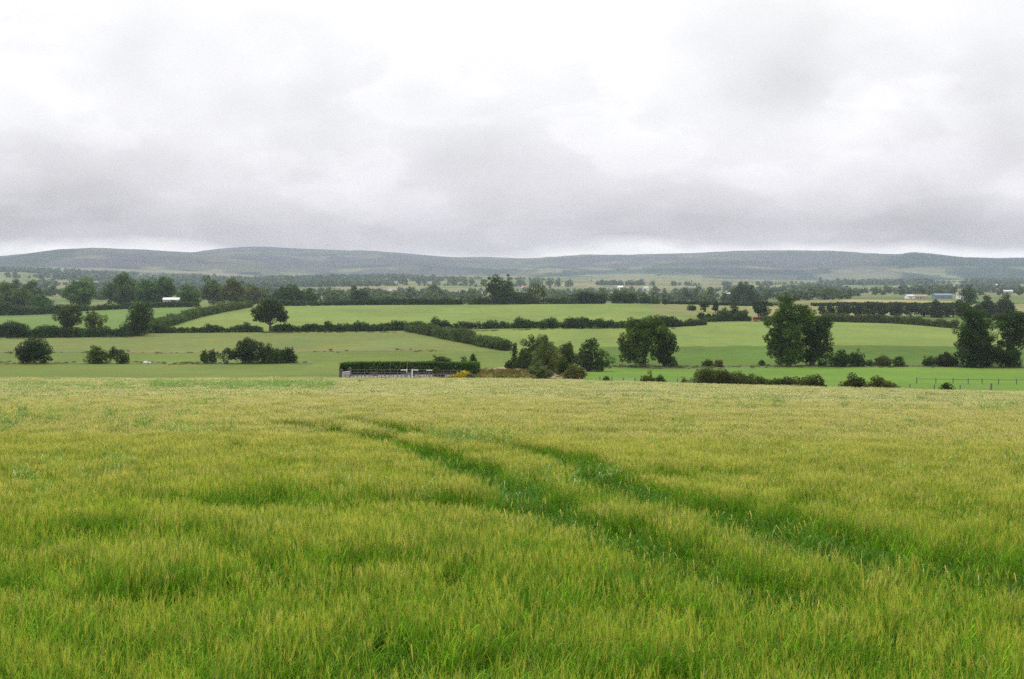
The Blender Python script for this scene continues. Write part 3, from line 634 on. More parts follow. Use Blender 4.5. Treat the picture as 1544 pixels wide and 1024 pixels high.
# the blackish row on the right
row = [(1240, 12, 13, 'small separate bush, first of the blackish row'), (1252, 14, 15, 'round separate bush, second of the blackish row'), (1272, 22, 16, 'bush where the unbroken blackish row begins'), (1291, 20, 15, 'low bush in the blackish row below a pale field'),
       (1310, 22, 19, 'tall bush in the blackish row below a pale field'), (1330, 24, 17, 'wide bush in the blackish row, left of the white farmhouse'), (1350, 24, 17, 'bush in the blackish row left of the barns'),
       (1374, 24, 17, 'bush in the blackish row under the white farmhouse'), (1394, 22, 15, 'lower bush in the blackish row under the yard'), (1412, 22, 21, 'humped bush in the blackish row under the blue barn'), (1430, 22, 18, 'bush in the blackish row under the right end of the blue barn'),
       (1448, 24, 24, 'pointed bush in the blackish row left of the pale green tree'), (1472, 26, 22, 'dense bush in the blackish row under the pale green tree'), (1490, 28, 32, 'tall dark tree of the blackish row right of the pale green tree'), (1515, 34, 28, 'broad dark tree ending the blackish row')]
for i, (u, w, h, lab) in enumerate(row):
    make_tree('thorn_bush', u, 712 + 6 * (i % 3), w, h + 5, 'round' if h < 20 else 'bush', (.030, .050, .017), trunk=False, cat='bush', label=lab, dens=.6, group='blackish bushes in a row on the right')
make_tree('ash_tree', 1461, 900, 26, 34, lobes=[(0,0,26,9,7),(-5,2,20,8,7),(6,0,18,8,7),(0,0,11,7,6)], tone=(.05,.085,.03), label='pale green round tree standing above the blackish row', dens=.55)
make_tree('ash_tree', 1121, 1080, 40, 34, lobes=[(0,0,26,9,8),(-10,2,17,9,9),(10,0,17,9,10),(0,0,11,14,9),(-14,0,9,8,7),(13,0,8,8,8)], tone=(.045,.08,.035), label='large hazy tree beyond the crest, left of the tallest meadow tree', dens=.5)
make_tree('ash_tree', 541, 960, 28, 30, lobes=[(-5,0,24,8,7),(4,0,18,9,8),(8,0,11,10,8),(-6,0,13,8,8)], tone=(.04,.07,.022), label='bristly tree behind the long hilltop hedge', dens=.5)

# ------------------------------------------------------------------ big trees beyond the left fields (800 - 1100 m)
left = [(12, 830, 66, 46, 'massive dark tree at the far left edge'), (-40, 860, 50, 44, 'dark tree just outside the left edge'), (50, 900, 30, 40, 'tall pale tree behind the massive one at the left edge'), (62, 800, 34, 26, 'grey-green tree between the massive tree and the lone pair'),
        (122, 850, 46, 40, 'large dark round tree behind the two hedge trees at the left'), (186, 900, 52, 46, 'wide hazy tree with a two-peaked crown on the left'), (220, 870, 42, 36, 'dark tree right of the two-peaked one'),
        (246, 880, 34, 40, 'tree with an upright tip left of the white-roofed shed'), (284, 860, 34, 28, 'dark tree hiding the right end of the white-roofed shed'), (322, 930, 36, 32, 'hazy tree behind the dark pair right of the shed'),
        (352, 860, 38, 34, 'dark full tree at the top of the oblique hedge'), (380, 960, 30, 26, 'bluish tree behind the top of the oblique hedge'), (442, 850, 36, 24, 'dark tree right of the lone oak on the skyline hedge'), (468, 860, 18, 20, 'narrow dark tree at the gap in the hilltop hedge'), (425, 900, 26, 22, 'tree just behind the lone oak crown')]
for u, d, w, h, lab in left:
    make_tree('woodland_tree', u, d, w, h + (6 if d > 840 else 0), 'broad', (.056 + .035 * random.random(), .100 + .045 * random.random(), .034), label=lab, dens=.5, group='big trees beyond the left fields', fork=.2)

# ------------------------------------------------------------------ hundreds of small trees over the plain
protos = []
def far_proto(style, seed):
    rg = np.random.default_rng(seed); W, H = 10., 10.
    lb = auto_lobes(W, H, style, rg); C, r = sub_clumps(lb, rg, 7, .5); C[:, 2] = np.maximum(C[:, 2], r * .6)
    V, Q, cl = clumps_to_leaves(C, r, 1.5, .55, (.088, .130, .066), rg)
    return mesh_np('crown', V, Q, cl, False, [M['leaf']]), trunk_mesh(H, W, lb[:4], rg, fork=.2)
def far_tree(u, d, w, h, proto, label, group):
    x, y, z = at(u, d); return copy_tree(proto, (x, y, z - .2), (w / 10, w / 10, h / 10), random.random() * 6.28, label, group)
styles = ['broad', 'round', 'broad', 'tall', 'bush', 'round']
FG = 'small trees scattered over the plain'
LAB1 = 'small round tree of the woods on the low plain beyond the hilltop hedges'
LAB2 = 'tiny hazy tree in the hedgerows of the distant plain under the hills'
# the first of each kind stands in the scene like the others
spots0 = [(520, 1150), (606, 1300), (655, 1250), (1010, 1330), (720, 1280), (1060, 1280)]
for i, s in enumerate(styles):
    me, tm = far_proto(s, 40 + i); u, d = spots0[i]; x, y, z = at(u, d)
    root = empty('plain_tree', (x, y, z - .2)); tag(root, LAB1, 'tree', FG); root.scale = (1.1, 1.1, 1.1)
    tm.build('trunk', M['bark'], root, smooth=True); link('crown', me, root); protos.append(root)
rf = np.random.default_rng(99); nfar = 6
def belt(u0, u1, d0, d1, n, wlo, whi, lab):
    global nfar
    for k in range(n):
        t = (k + rf.random()) / n; u = u0 + (u1 - u0) * t; d = d0 + (d1 - d0) * t + rf.normal() * 14
        if 1285 < u < 1450 and 1010 < d < 1420: continue
        w = wlo + (whi - wlo) * rf.random(); far_tree(u, d, w, w * (.75 + .45 * rf.random()), protos[int(rf.integers(6))], lab, FG); nfar += 1
# woods in the dip behind the hilltop hedge
belt(490, 740, 1120, 1200, 8, 8, 15, LAB1); belt(480, 860, 1290, 1340, 15, 7, 16, LAB1); belt(500, 720, 1400, 1480, 12, 9, 16, LAB1)
belt(820, 1160, 1180, 1260, 17, 7, 15, LAB1); belt(900, 1180, 1380, 1350, 16, 8, 15, LAB1); belt(1170, 1290, 1150, 1250, 14, 8, 13, LAB1)
belt(380, 480, 1050, 1120, 10, 8, 12, LAB1); belt(870, 960, 1560, 1600, 7, 12, 17, LAB1); belt(1160, 1300, 1500, 1600, 12, 8, 12, LAB1); belt(655, 665, 1330, 1340, 1, 18, 18, LAB1)
belt(-40, 130, 1500, 1600, 16, 9, 14, LAB1); belt(150, 420, 1300, 1400, 22, 9, 14, LAB1)
# hedgerow trees further out
belt(900, 1540, 2300, 2150, 26, 8, 14, LAB2); belt(570, 720, 3250, 3150, 12, 14, 22, LAB2); belt(480, 575, 2900, 2950, 9, 12, 20, LAB2); belt(765, 860, 3200, 3100, 9, 16, 24, LAB2); belt(1300, 1560, 1700, 1750, 12, 8, 12, LAB2)
nmore = max(0, 296 - nfar)
belt(380, 1540, 1900, 2000, nmore, 7, 12, LAB2)

# ------------------------------------------------------------------ beyond that the woods read as one mass
def woodland():
    rg = np.random.default_rng(5); C = []; r = []
    def strip(u0, d0, u1, d1, wid, h, gap=.0):
        a = np.array(xy(u0, d0)); b = np.array(xy(u1, d1)); L = np.linalg.norm(b - a); n = int(L / 7 * max(1, wid / 9))
        t = rg.random(n); p = a + (b - a) * t[:, None] + rg.normal(size=(n, 2)) * wid * .4
        g = fbm(p[:, 0] / 70, p[:, 1] / 70, 61, 2) > gap; p = p[g]; n = len(p)
        hh = h * (.6 + .7 * rg.random(n)); z = height(p[:, 0], p[:, 1])
        for f, q in ((.35, .55), (.7, .45)):
            C.append(np.stack([p[:, 0], p[:, 1], z + hh * f], -1)); r.append(hh * q)
    for k in range(26):                              # field hedgerows with trees, roughly along the valley
        d = 1500 + 2600 * (k / 26) ** 1.1 + rg.normal() * 40; u0 = -150 + rg.random() * 1300; ln = 150 + 420 * rg.random()
        strip(u0, d, min(1700, u0 + ln), d + rg.normal() * 120, 7, 5 + 3 * rg.random(), .48)
    for k in range(15):                              # and across it
        d = 1500 + 2500 * rg.random(); u = rg.random() * 1560; strip(u, d, u + rg.normal() * 60, d + 350, 5, 4.5, .42)
    # woods on the left slopes
    strip(-200, 3900, 300, 4500, 90, 14, .40); strip(60, 3500, 480, 3700, 110, 14, .36); strip(-60, 2600, 330, 2900, 40, 12, .42); strip(240, 2900, 560, 3100, 90, 12, .38); strip(340, 3800, 620, 4000, 90, 11, .42)
    strip(-200, 2200, 140, 2300, 20, 11, .35); strip(160, 1900, 480, 2000, 40, 11, .33); strip(470, 3600, 700, 3500, 26, 11, .50)
    # plantation and copses on the right
    strip(1260, 3700, 1640, 3800, 100, 13, .42); strip(900, 3300, 1220, 3400, 50, 10, .50); strip(1100, 2700, 1560, 2800, 50, 10, .50)
    strip(560, 1750, 1100, 1720, 35, 8, .50); strip(1150, 1850, 1420, 1900, 40, 10, .42)
    C = np.concatenate(C); r = np.concatenate(r); rg2 = np.random.default_rng(6)
    cnt = np.where(C[:, 1] < 2200, 16, 9); idx = np.repeat(np.arange(len(C)), cnt); n = len(idx)
    dirs = unit(rg2.normal(size=(n, 3))); P = C[idx] + dirs * (r[idx] * (.5 + .5 * rg2.random(n)))[:, None]
    nrm = unit(dirs + rg2.normal(size=(n, 3)) * .5 + [0, 0, .4]); a = unit(np.cross(nrm, rg2.normal(size=(n, 3)))); b = np.cross(nrm, a); s = r[idx] * (.5 + .4 * rg2.random(n))
    V = np.stack([P - a * s[:, None], P + b * (s * .7)[:, None], P + a * s[:, None], P - b * (s * .7)[:, None]], 1).reshape(-1, 3)
    base = np.array((.066, .098, .056)) * (.7 + .7 * rg2.random((len(C), 1))); cl = np.repeat(base[idx], 4, 0)
    o = link('woodland', mesh_np('woodland', V, np.arange(4 * n).reshape(n, 4), cl, False, [M['leaf']]))
    tag(o, 'distant woods and hedgerows fading into haze below the hills', 'woodland', None, 'stuff')
woodland()

# ------------------------------------------------------------------ houses and barns of the plain
def house(name, u, d, w, dep, hw, hr, rz, label, wall='render', roof='slate', nwin=3, chim=True, cat='house', round_roof=False, group=None, dz=0):
    x, y, z = at(u, d); root = empty(name, (x, y, z - .1 + dz), rz); tag(root, label, cat, group)
    MB().box(-w/2, w/2, -dep/2, dep/2, -1.5, hw).build('wall', M[wall], root)
    if not round_roof:
        e = .35; t = .18; pr = [(-dep/2-e, hw-.1), (0, hw+hr), (dep/2+e, hw-.1), (dep/2+e, hw-.1+t), (0, hw+hr+t), (-dep/2-e, hw-.1+t)]
        mb = MB(); v = [(-w/2-.2, p, q) for p, q in pr] + [(w/2+.2, p, q) for p, q in pr]; n = 6
        mb.add(v, [(0,1,4,5), (1,2,3,4), (11,10,7,6), (10,9,8,7), (0,6,7,1), (1,7,8,2), (2,8,9,3), (3,9,10,4), (4,10,11,5), (5,11,6,0)])
        gm = MB(); gm.add([(-w/2, -dep/2, hw), (-w/2, dep/2, hw), (-w/2, 0, hw+hr)], [(0,2,1)]); gm.add([(w/2, -dep/2, hw), (w/2, dep/2, hw), (w/2, 0, hw+hr)], [(0,1,2)]); gm.build('gable', M[wall], root)
    else:
        mb = MB(); pr = [(dep/2*1.05*math.cos(math.pi - k*math.pi/12), hw - .05 + hr*math.sin(k*math.pi/12)) for k in range(13)]
        v = [(-w/2-.2, p, q) for p, q in pr] + [(w/2+.2, p, q) for p, q in pr]
        mb.add(v, [(k, k+13, k+14, k+1) for k in range(12)] + [tuple(range(13)), tuple(range(25, 12, -1))])
    rf_ = mb.build('roof', M[roof], root)
    if chim:
        for s in (-1, 1): MB().box(s*w*.42-.4, s*w*.42+.4, -.4, .4, hw+hr-.6, hw+hr+1.0).build('chimney', M[wall], rf_)
    MB().box(-.55, .55, -dep/2-.06, -dep/2-.003, -.2, 2.05).build('door', M['door'], root)
    for k in range(nwin):
        wx = -w/2 + w*(k+.5)/nwin
        if abs(wx) < 1.3: wx += 2
        f = MB().box(wx-.65, wx+.65, -dep/2-.05, -dep/2-.003, .85, 2.2).build('window', M['white'], root)
        MB().box(wx-.52, wx+.52, -dep/2-.07, -dep/2-.051, .98, 2.07).build('pane', M['glass'], f)
    return root
house('white_shed', 259, 846, 11, 7, 4.6, 1.3, .1, 'long shed with bright white roof among the dark trees at the left', 'stone', 'tin', 2, False, 'shed')
house('farmhouse', 1371, 1270, 8, 6, 2.5, 1.5, .25, 'white farmhouse at the left of the farmyard on the plain', 'render', 'tin', 2, False, dz=.4)
house('farm_shed', 1387, 1285, 13, 7, 2.6, 1.3, -.1, 'low pale shed joined to the farmyard right of the white farmhouse', 'stone', 'tile', 2, False, 'shed')
house('hay_barn', 1420, 1300, 19, 9, 3.0, 2.0, .05, 'blue-grey round-roofed hay barn in the farmyard on the plain', 'bluetin', 'bluetin', 1, False, 'barn', True, dz=.6)
house('bungalow', 1449, 1290, 10, 7, 3.2, 2.0, -.2, 'small white bungalow right of the blue-grey barn', 'render', 'slate', 2, True, dz=.6)
house('cottage', 935, 2900, 13, 7, 4.5, 2.6, .2, 'white cottage in the hazy fields right of the hilltop trees', 'render', 'white', 3, dz=2)
house('cottage', 974, 2870, 11, 7, 3.6, 2.2, -.2, 'white cottage second from the hilltop trees, among hazy hedgerows', 'render', 'tin', 3, dz=2)
house('bungalow', 791, 2650, 13, 8, 4.5, 3, .3, 'white house with reddish roof showing between the two hilltop trees', 'render', 'tile', 3, dz=3)
house('bungalow', 1097, 1700, 11, 7, 3.4, 2.2, .1, 'white house showing left of the large hazy tree', 'render', 'white', 3, dz=1)
house('cottage', 592, 2500, 16, 7, 3.6, 2.0, 0, 'pale cottage in the trees left of the hilltop trees', 'render', 'tile', 3, dz=2)
house('cottage', 481, 3100, 9, 7, 4.6, 3, .4, 'tiny white cottage in the woods above the lone oak', 'render', 'white', 2, dz=3)
house('farm_shed', 1516, 1900, 20, 9, 2.6, 2.0, -.15, 'long pale farm shed on the plain at the right edge', 'stone', 'tin', 2, False, 'shed', dz=1)
house('cottage', 1446, 3000, 12, 7, 4.6, 3, .2, 'pale house under the wooded hill above the farmyard', 'render', 'tile', 3, dz=3)
house('cottage', 1503, 2800, 10, 7, 4.2, 3, -.2, 'white house under the wooded hill near the right edge', 'render', 'white', 2, dz=3)
house('cottage', 1357, 2900, 14, 7, 3.6, 2.2, 0, 'grey house on the plain under the wooded hill', 'stone', 'slate', 3, dz=2)

# ------------------------------------------------------------------ the fenced enclosure with its clipped hedge
def P3(u, d, dz=0): x, y, z = at(u, d); return (x, y, z + dz)
def yard():
    # gravel floor
    us = np.linspace(513, 702, 40); ds = np.linspace(200, 224, 12); U, Dd = np.meshgrid(us, ds)
    X, Y = (U - CX) / F * Dd, Dd; Z = height(X, Y) + .05; i = np.arange(U.size).reshape(U.shape)
    Q = np.stack([i[:-1, :-1], i[:-1, 1:], i[1:, 1:], i[1:, :-1]], -1).reshape(-1, 4)
    me = mesh_np('gravel_yard', np.stack([X, Y, Z], -1).reshape(-1, 3), Q, None, True, [M['gravel']]); tag(link('gravel_yard', me), kind='structure')
    # clipped hedge: U-shaped, flat top, soft edges
    def clipped(name, path, h, w, tone, label):
        rg = np.random.default_rng(int(path[0][0])); C = []; r = []; tn = []
        pts = np.array([xy(u, d) for u, d in path]); seg = np.linalg.norm(np.diff(pts, axis=0), axis=1); S = np.concatenate([[0], np.cumsum(seg)])
        s = np.arange(0, S[-1], .28); X = np.interp(s, S, pts[:, 0]); Y = np.interp(s, S, pts[:, 1])
        T = np.gradient(np.stack([X, Y], -1), axis=0); T /= np.linalg.norm(T, axis=1, keepdims=True) + 1e-9
        for zz in np.arange(.15, h - .1, .26):
            for q in (-.5, -.17, .17, .5):
                if abs(q) < .4 and .4 < zz < h - .4: continue
                px = X - T[:, 1] * q * w + rg.normal(size=len(s)) * .05; py = Y + T[:, 0] * q * w + rg.normal(size=len(s)) * .05
                C.append(np.stack([px, py, height(px, py) + zz + rg.normal(size=len(s)) * .05 + .12 * (fbm(s / 2.5, s * 0, 4, 2) - .5)], -1)); r.append(np.full(len(s), .24) * (.8 + .4 * rg.random(len(s))))
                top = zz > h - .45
                tn.append(np.tile(np.array(tone) * (1.9 if top else 1), (len(s), 1)))   # top clumps painted paler, standing in for skylight on the flat top
        C = np.concatenate(C); r = np.concatenate(r); tn = np.concatenate(tn); org = np.array(P3(*path[0]))
        V, Q, cl = clumps_to_leaves(C - org, r, .17, .42, tn, rg, flat=1, vary=.2)
        o = link(name, mesh_np(name, V, Q, cl, False, [M['leaf']]), None, tuple(org)); tag(o, label, 'hedge')
    clipped('clipped_hedge', [(518, 218), (530, 222), (542, 225.5), (570, 226), (610, 226), (650, 226), (696, 226)], 2.45, 1.3, (.028, .060, .012), 'clipped dark conifer hedge with flat bright top behind the fenced yard')
    clipped('clipped_hedge', [(699, 219), (708, 220), (719, 221.5)], 2.65, 1.3, (.036, .078, .013), 'short square block of clipped hedge at the right end of the fenced yard')
    # front rail fence
    x0, y0, z0 = P3(513, 201); root = empty('rail_fence', (x0, y0, z0)); tag(root, 'low brown rail fence along the front of the gravel yard', 'fence')
    fu = [520 + 6.05 * k for k in range(16)] + [624, 633, 643, 653, 664, 673, 682]
    for u in fu:
        p = P3(u, 201 + 1.2 * math.sin(u * .02)); MB().box(-.06, .06, -.06, .06, -.3, 1.05).build('post', M['post'], root, (p[0]-x0, p[1]-y0, p[2]-z0))
    for zz in (.45, .88):
        mb = MB()
        for a, b in zip(fu[:-1], fu[1:]):
            if 610 < a < 622: continue
            pa = P3(a, 201 + 1.2 * math.sin(a * .02)); pb = P3(b, 201 + 1.2 * math.sin(b * .02))
            mb.tube([(pa[0]-x0, pa[1]-y0-.08, pa[2]-z0+zz), (pb[0]-x0, pb[1]-y0-.08, pb[2]-z0+zz)], .05, 4)
        mb.build('rail', M['post'], root)
    # back rail fence, dark
    x0, y0, z0 = P3(529, 215); root = empty('rail_fence', (x0, y0, z0)); tag(root, 'dark rail fence standing just before the clipped hedge', 'fence')
    bu = list(range(529, 706, 10))
    for u in bu:
        p = P3(u, 215); MB().box(-.06, .06, -.06, .06, -.3, 1.3).build('post', M['dark_stone'], root, (p[0]-x0, p[1]-y0, p[2]-z0))
    for zz in (.7, 1.2):
        mb = MB()
        for a, b in zip(bu[:-1], bu[1:]):
            pa, pb = P3(a, 215), P3(b, 215); mb.tube([(pa[0]-x0, pa[1]-y0-.08, pa[2]-z0+zz), (pb[0]-x0, pb[1]-y0-.08, pb[2]-z0+zz)], .045, 4)
        mb.build('rail', M['dark_stone'], root)
    # stone gate pillars and the low wall between them
    for u, d, lab, mt in ((513, 204, 'dark stone pillar at the left corner of the fenced yard', 'dark_stone'), (526.5, 213, 'dark stone pillar where the low pale wall ends', 'dark_stone')):
        x, y, z = P3(u, d); r_ = empty('stone_pillar', (x, y, z)); tag(r_, lab, 'pillar')
        MB().box(-.22, .22, -.22, .22, -.3, 1.45).build('shaft', M[mt], r_); MB().prism([(-.3, 1.453), (.3, 1.453), (.3, 1.55), (0, 1.72), (-.3, 1.55)], -.3, .3).build('cap', M[mt], r_)
    x, y, z = P3(514, 205.5); r_ = empty('stone_wall', (x, y, z)); tag(r_, 'low pale stone wall between the two dark pillars', 'wall')
    a = np.array(P3(514, 205.5)); b = np.array(P3(526, 212)); mb = MB(); t = unit(b - a); nn = np.array([-t[1], t[0], 0]) * .15
    def slab(lo, hi, k): return [tuple(p - a + nn * s * k + np.array([0, 0, q])) for q in (lo, hi) for p, s in ((a, -1), (b, -1), (b, 1), (a, 1))]
    fc = [(0,3,2,1),(4,5,6,7),(0,1,5,4),(1,2,6,5),(2,3,7,6),(3,0,4,7)]
    MB().add(slab(-.3, .95, 1), fc).build('masonry', M['stone'], r_); MB().add(slab(.953, 1.05, 1.35), fc).build('coping', M['pale_post'], r_)
    # white-topped steel hurdles
    for u, lab in ((609, 'white-topped steel hurdle left of the thin pole'), (625.5, 'white-topped steel hurdle right of the two white posts'), (647.5, 'white-topped steel hurdle beside the leafy shrub')):
        x, y, z = P3(u, 210); r_ = empty('steel_hurdle', (x, y, z)); tag(r_, lab, 'hurdle', 'white-topped hurdles in the yard')
        w = .53
        for s in (-1, 1): MB().box(s*w-.04, s*w+.04, -.04, .04, -.1, 1.24).build('leg', M['dark_stone'], r_)
        MB().box(-w-.05, w+.05, -.05, .05, 1.243, 1.36).build('top_bar', M['white'], r_)
        MB().box(-w+.04, w-.04, -.02, .02, .55, .62).build('rail', M['wire'], r_)
    for u, lab in ((613, 'white concrete post under the thin pole'), (621, 'white concrete post right of the thin pole')):
        x, y, z = P3(u, 208.5); r_ = empty('white_post', (x, y, z)); tag(r_, lab, 'post')
        MB().box(-.08, .08, -.08, .08, -.2, 1.40).build('shaft', M['white'], r_); MB().prism([(-.13, 1.403), (.13, 1.403), (0, 1.55)], -.13, .13).build('cap', M['white'], r_)
    x, y, z = P3(613.5, 207.5); r_ = empty('thin_pole', (x, y, z)); tag(r_, 'thin grey pole rising before the clipped hedge', 'pole')
    MB().tube([(0, 0, -.2), (0, 0, 2.9)], [.045, .035], 8).build('shaft', M['wire'], r_); MB().box(-.22, .22, -.04, .04, 2.903, 2.96).build('crossbar', M['wire'], r_)
    # wooden gate at the front
    x, y, z = P3(616, 200.2); r_ = empty('wooden_gate', (x, y, z)); tag(r_, 'small brown wooden gate with stout posts in the front fence', 'gate')
    for s in (-1, 1): MB().box(s*.34-.09, s*.34+.09, -.09, .09, -.3, 1.25).build('gate_post', M['post'], r_)
    for zz in (.3, .7, 1.05): MB().box(-.245, .245, -.025, .025, zz, zz+.1).build('bar', M['pale_post'], r_)
    x, y, z = P3(646.5, 200.4); r_ = empty('fence_post', (x, y, z)); tag(r_, 'stout brown post in the front fence below the leafy shrub', 'post')
    MB().box(-.1, .1, -.1, .1, -.3, 1.2).build('shaft', M['post'], r_); MB().prism([(-.12, 1.203), (.12, 1.203), (0, 1.3)], -.12, .12).build('cap', M['post'], r_)
    # shrubs of the yard
    make_tree('garden_shrub', 656, 209, 12, 17, 'tall', (.075, .085, .022), trunk=False, cat='shrub', label='leafy olive shrub inside the fenced yard', dens=.4, leaf=.13)
    make_tree('garden_shrub', 666, 209, 10, 10, 'bush', (.060, .072, .022), trunk=False, cat='shrub', label='low olive shrub right of the leafy one in the yard', dens=.4, leaf=.13)
    make_tree('garden_shrub', 624, 217, 11, 16, 'round', (.055, .070, .034), cat='shrub', label='small grey-green tree before the clipped hedge', dens=.3, leaf=.12)
    make_tree('garden_shrub', 564, 218, 9, 8, 'bush', (.16, .17, .11), trunk=False, cat='shrub', label='pale flowering shrub before the clipped hedge', dens=.3, leaf=.12)
    make_tree('garden_shrub', 710, 204, 16, 9, 'bush', (.13, .12, .09), trunk=False, cat='shrub', label='greyish mound of twigs beyond the yellow shrubs', dens=.5, leaf=.12)
    # yellow shrubs climbing to the right
    for k, (u, d, w, h) in enumerate(((678, 205, 9, 6), (684, 206, 9, 7), (690, 208, 10, 9), (696, 210, 10, 11), (702, 211.5, 10, 11), (706, 213, 8, 10))):
        make_tree('golden_shrub', u, d, w, h, 'bush', (.42, .36, .015), trunk=False, cat='shrub', label='bright yellow low shrub in the row at the right of the yard', group='yellow shrubs in a row', dens=.5, leaf=.13)
    # bracken and dock on the rough ground
    rg = np.random.default_rng(44); C = []; r = []; tn = []
    for k in range(330):
        u = 716 + 92 * rg.random(); d = 200 + 60 * rg.random() ** 1.3; c = (.085, .105, .025) if rg.random() < .55 else (.12, .085, .03) if rg.random() < .4 else (.24, .19, .10)
        g = fbm(np.array([u / 9]), np.array([d / 6]), 12, 2)[0]
        if g < .42: continue
        x, y, z = P3(u, d); C.append((x, y, z + .35)); r.append(.35 + .35 * rg.random()); tn.append(c)
    V, Q, cl = clumps_to_leaves(np.array(C), np.array(r), .2, .4, np.array(tn), rg, vary=.4)
    tag(link('undergrowth', mesh_np('undergrowth', V, Q, cl, False, [M['leaf']])), 'rusty bracken and docks on the rough ground right of the yard', 'undergrowth', None, 'stuff')
yard()

# red livestock trailer by the hedge
def trailer():
    x, y, z = at(1141, 592); r_ = empty('livestock_trailer', (x, y, z), .08); tag(r_, 'red farm trailer parked by the hedge behind the tallest meadow tree', 'trailer')
    b = MB(); b.box(-1.6, 1.6, -.95, .95, .55, .70)
    b.box(-1.6, -1.45, -.95, .95, .703, 2.2); b.box(1.45, 1.6, -.95, .95, .703, 2.2); b.box(-1.447, 1.447, .85, .95, .703, 2.2)
    b.box(-1.447, 1.447, -.95, -.85, .703, 1.25); b.box(-1.447, 1.447, -.95, -.85, 1.85, 2.2)
    for k in (-.5, .5): b.box(k-.06, k+.06, -.95, -.85, 1.253, 1.847)
    b.build('body', M['red'], r_)
    MB().prism([(-1.7, 2.203), (1.7, 2.203), (1.6, 2.33), (-1.6, 2.33)], -1.05, 1.05).build('roof', M['redtin'], r_)
    for s in (-1, 1):
        for k in (-.45, .45):
            w = MB().tube([(k, s*.98-.09, .36), (k, s*.98+.09, .36)], .36, 16).build('wheel', M['tyre'], r_)
            MB().tube([(k, s*.98-.10, .36), (k, s*.98+.10, .36)], .17, 12).build('rim', M['white'], w)
    MB().add([(1.6, -.4, .56), (1.6, .4, .56), (2.9, 0, .5), (1.6, -.4, .66), (1.6, .4, .66), (2.9, 0, .6)], [(0,2,1), (3,4,5), (0,3,5,2), (1,2,5,4), (0,1,4,3)]).build('drawbar', M['tyre'], r_)
trailer()

# wire fence along the far edge of the barley
def wire_fence():
    pu = [905, 911, 923, 940, 958, 1022, 1048]; x0, y0, z0 = P3(905, edge_d(905) + 9); root = empty('wire_fence', (x0, y0, z0)); tag(root, 'wire fence on dark posts between barley and green meadow, right of the middle clump', 'fence')
    ps = [P3(u, float(edge_d(u)) + 9) for u in pu]
    for p in ps: MB().tube([(0, 0, -.4), (0, 0, 1.55)], [.09, .075], 7).build('post', M['post'], root, (p[0]-x0, p[1]-y0, p[2]-z0))
    for zz in (.7, 1.05, 1.4):
        mb = MB()
        for a, b in zip(ps[:-1], ps[1:]): mb.tube([(a[0]-x0, a[1]-y0, a[2]-z0+zz), (b[0]-x0, b[1]-y0, b[2]-z0+zz)], .012, 4)
        mb.build('wire', M['wire'], root)
    pu = [1374, 1411, 1450, 1497, 1560, 1625]; x0, y0, z0 = P3(1374, edge_d(1374) + 7); root = empty('post_fence', (x0, y0, z0)); tag(root, 'fence of sparse grey posts at the right end of the barley edge', 'fence')
    ps = [P3(u, float(edge_d(u)) + 7) for u in pu]
    for k, p in enumerate(ps):
        t = 1.6 if k == 3 else 1.0
        MB().tube([(0, 0, -.4), (0, 0, 1.45 + .3 * (k == 3))], [.085*t, .07*t], 7).build('post', M['post'], root, (p[0]-x0, p[1]-y0, p[2]-z0))
    for zz in (.8, 1.3):
        mb = MB()
        for a, b in zip(ps[:-1], ps[1:]): mb.tube([(a[0]-x0, a[1]-y0, a[2]-z0+zz), (b[0]-x0, b[1]-y0, b[2]-z0+zz)], .012, 4)
        mb.build('wire', M['wire'], root)
    pu = [1384, 1413, 1439, 1462, 1483, 1508, 1535, 1570, 1610]; x0, y0, z0 = P3(1384, 196); root = empty('rail_fence', (x0, y0, z0)); tag(root, 'low weathered rail line in the green meadow at the right', 'fence')
    ps = [P3(u, 196) for u in pu]
    for p in ps: MB().box(-.06, .06, -.06, .06, -.3, .95).build('post', M['post'], root, (p[0]-x0, p[1]-y0, p[2]-z0))
    mb = MB()
    for a, b in zip(ps[:-1], ps[1:]): mb.tube([(a[0]-x0, a[1]-y0-.09, a[2]-z0+.75), (b[0]-x0, b[1]-y0-.09, b[2]-z0+.75)], .045, 5)
    mb.build('rail', M['post'], root)
wire_fence()

# pale boulders by the left pasture's old bank
def boulder(u, d, s, lab, sd):
    rg = np.random.default_rng(sd); x, y, z = at(u, d); nu, nv = 14, 9; v = []; f = []
    for j in range(nv + 1):
        for i in range(nu):
            a = 2*math.pi*i/nu; p = math.pi*j/nv; q = 1 + .28 * (fbm(np.array([math.cos(a)*math.sin(p)*1.3 + sd]), np.array([math.sin(a)*math.sin(p)*1.3 + math.cos(p)]), sd, 3)[0] - .5) * 2
            v.append((s*q*math.cos(a)*math.sin(p), s*.7*q*math.sin(a)*math.sin(p), s*.62*q*math.cos(p) + .25*s))
    for j in range(nv):
        for i in range(nu): f.append((j*nu+i, (j+1)*nu+i, (j+1)*nu+(i+1) % nu, j*nu+(i+1) % nu))
    o = MB().add(v, f).build('boulder', M['pale_stone'], None, (x, y, z), True); tag(o, lab, 'boulder')
M['pale_stone'] = solid('pale_stone', (.48, .46, .43), .9, .3, 2, bump=.6)
boulder(218, 322, .75, 'pale boulder in the left pasture, larger of two lying together', 3); boulder(224, 323, .5, 'pale boulder in the left pasture, smaller of two lying together', 4)

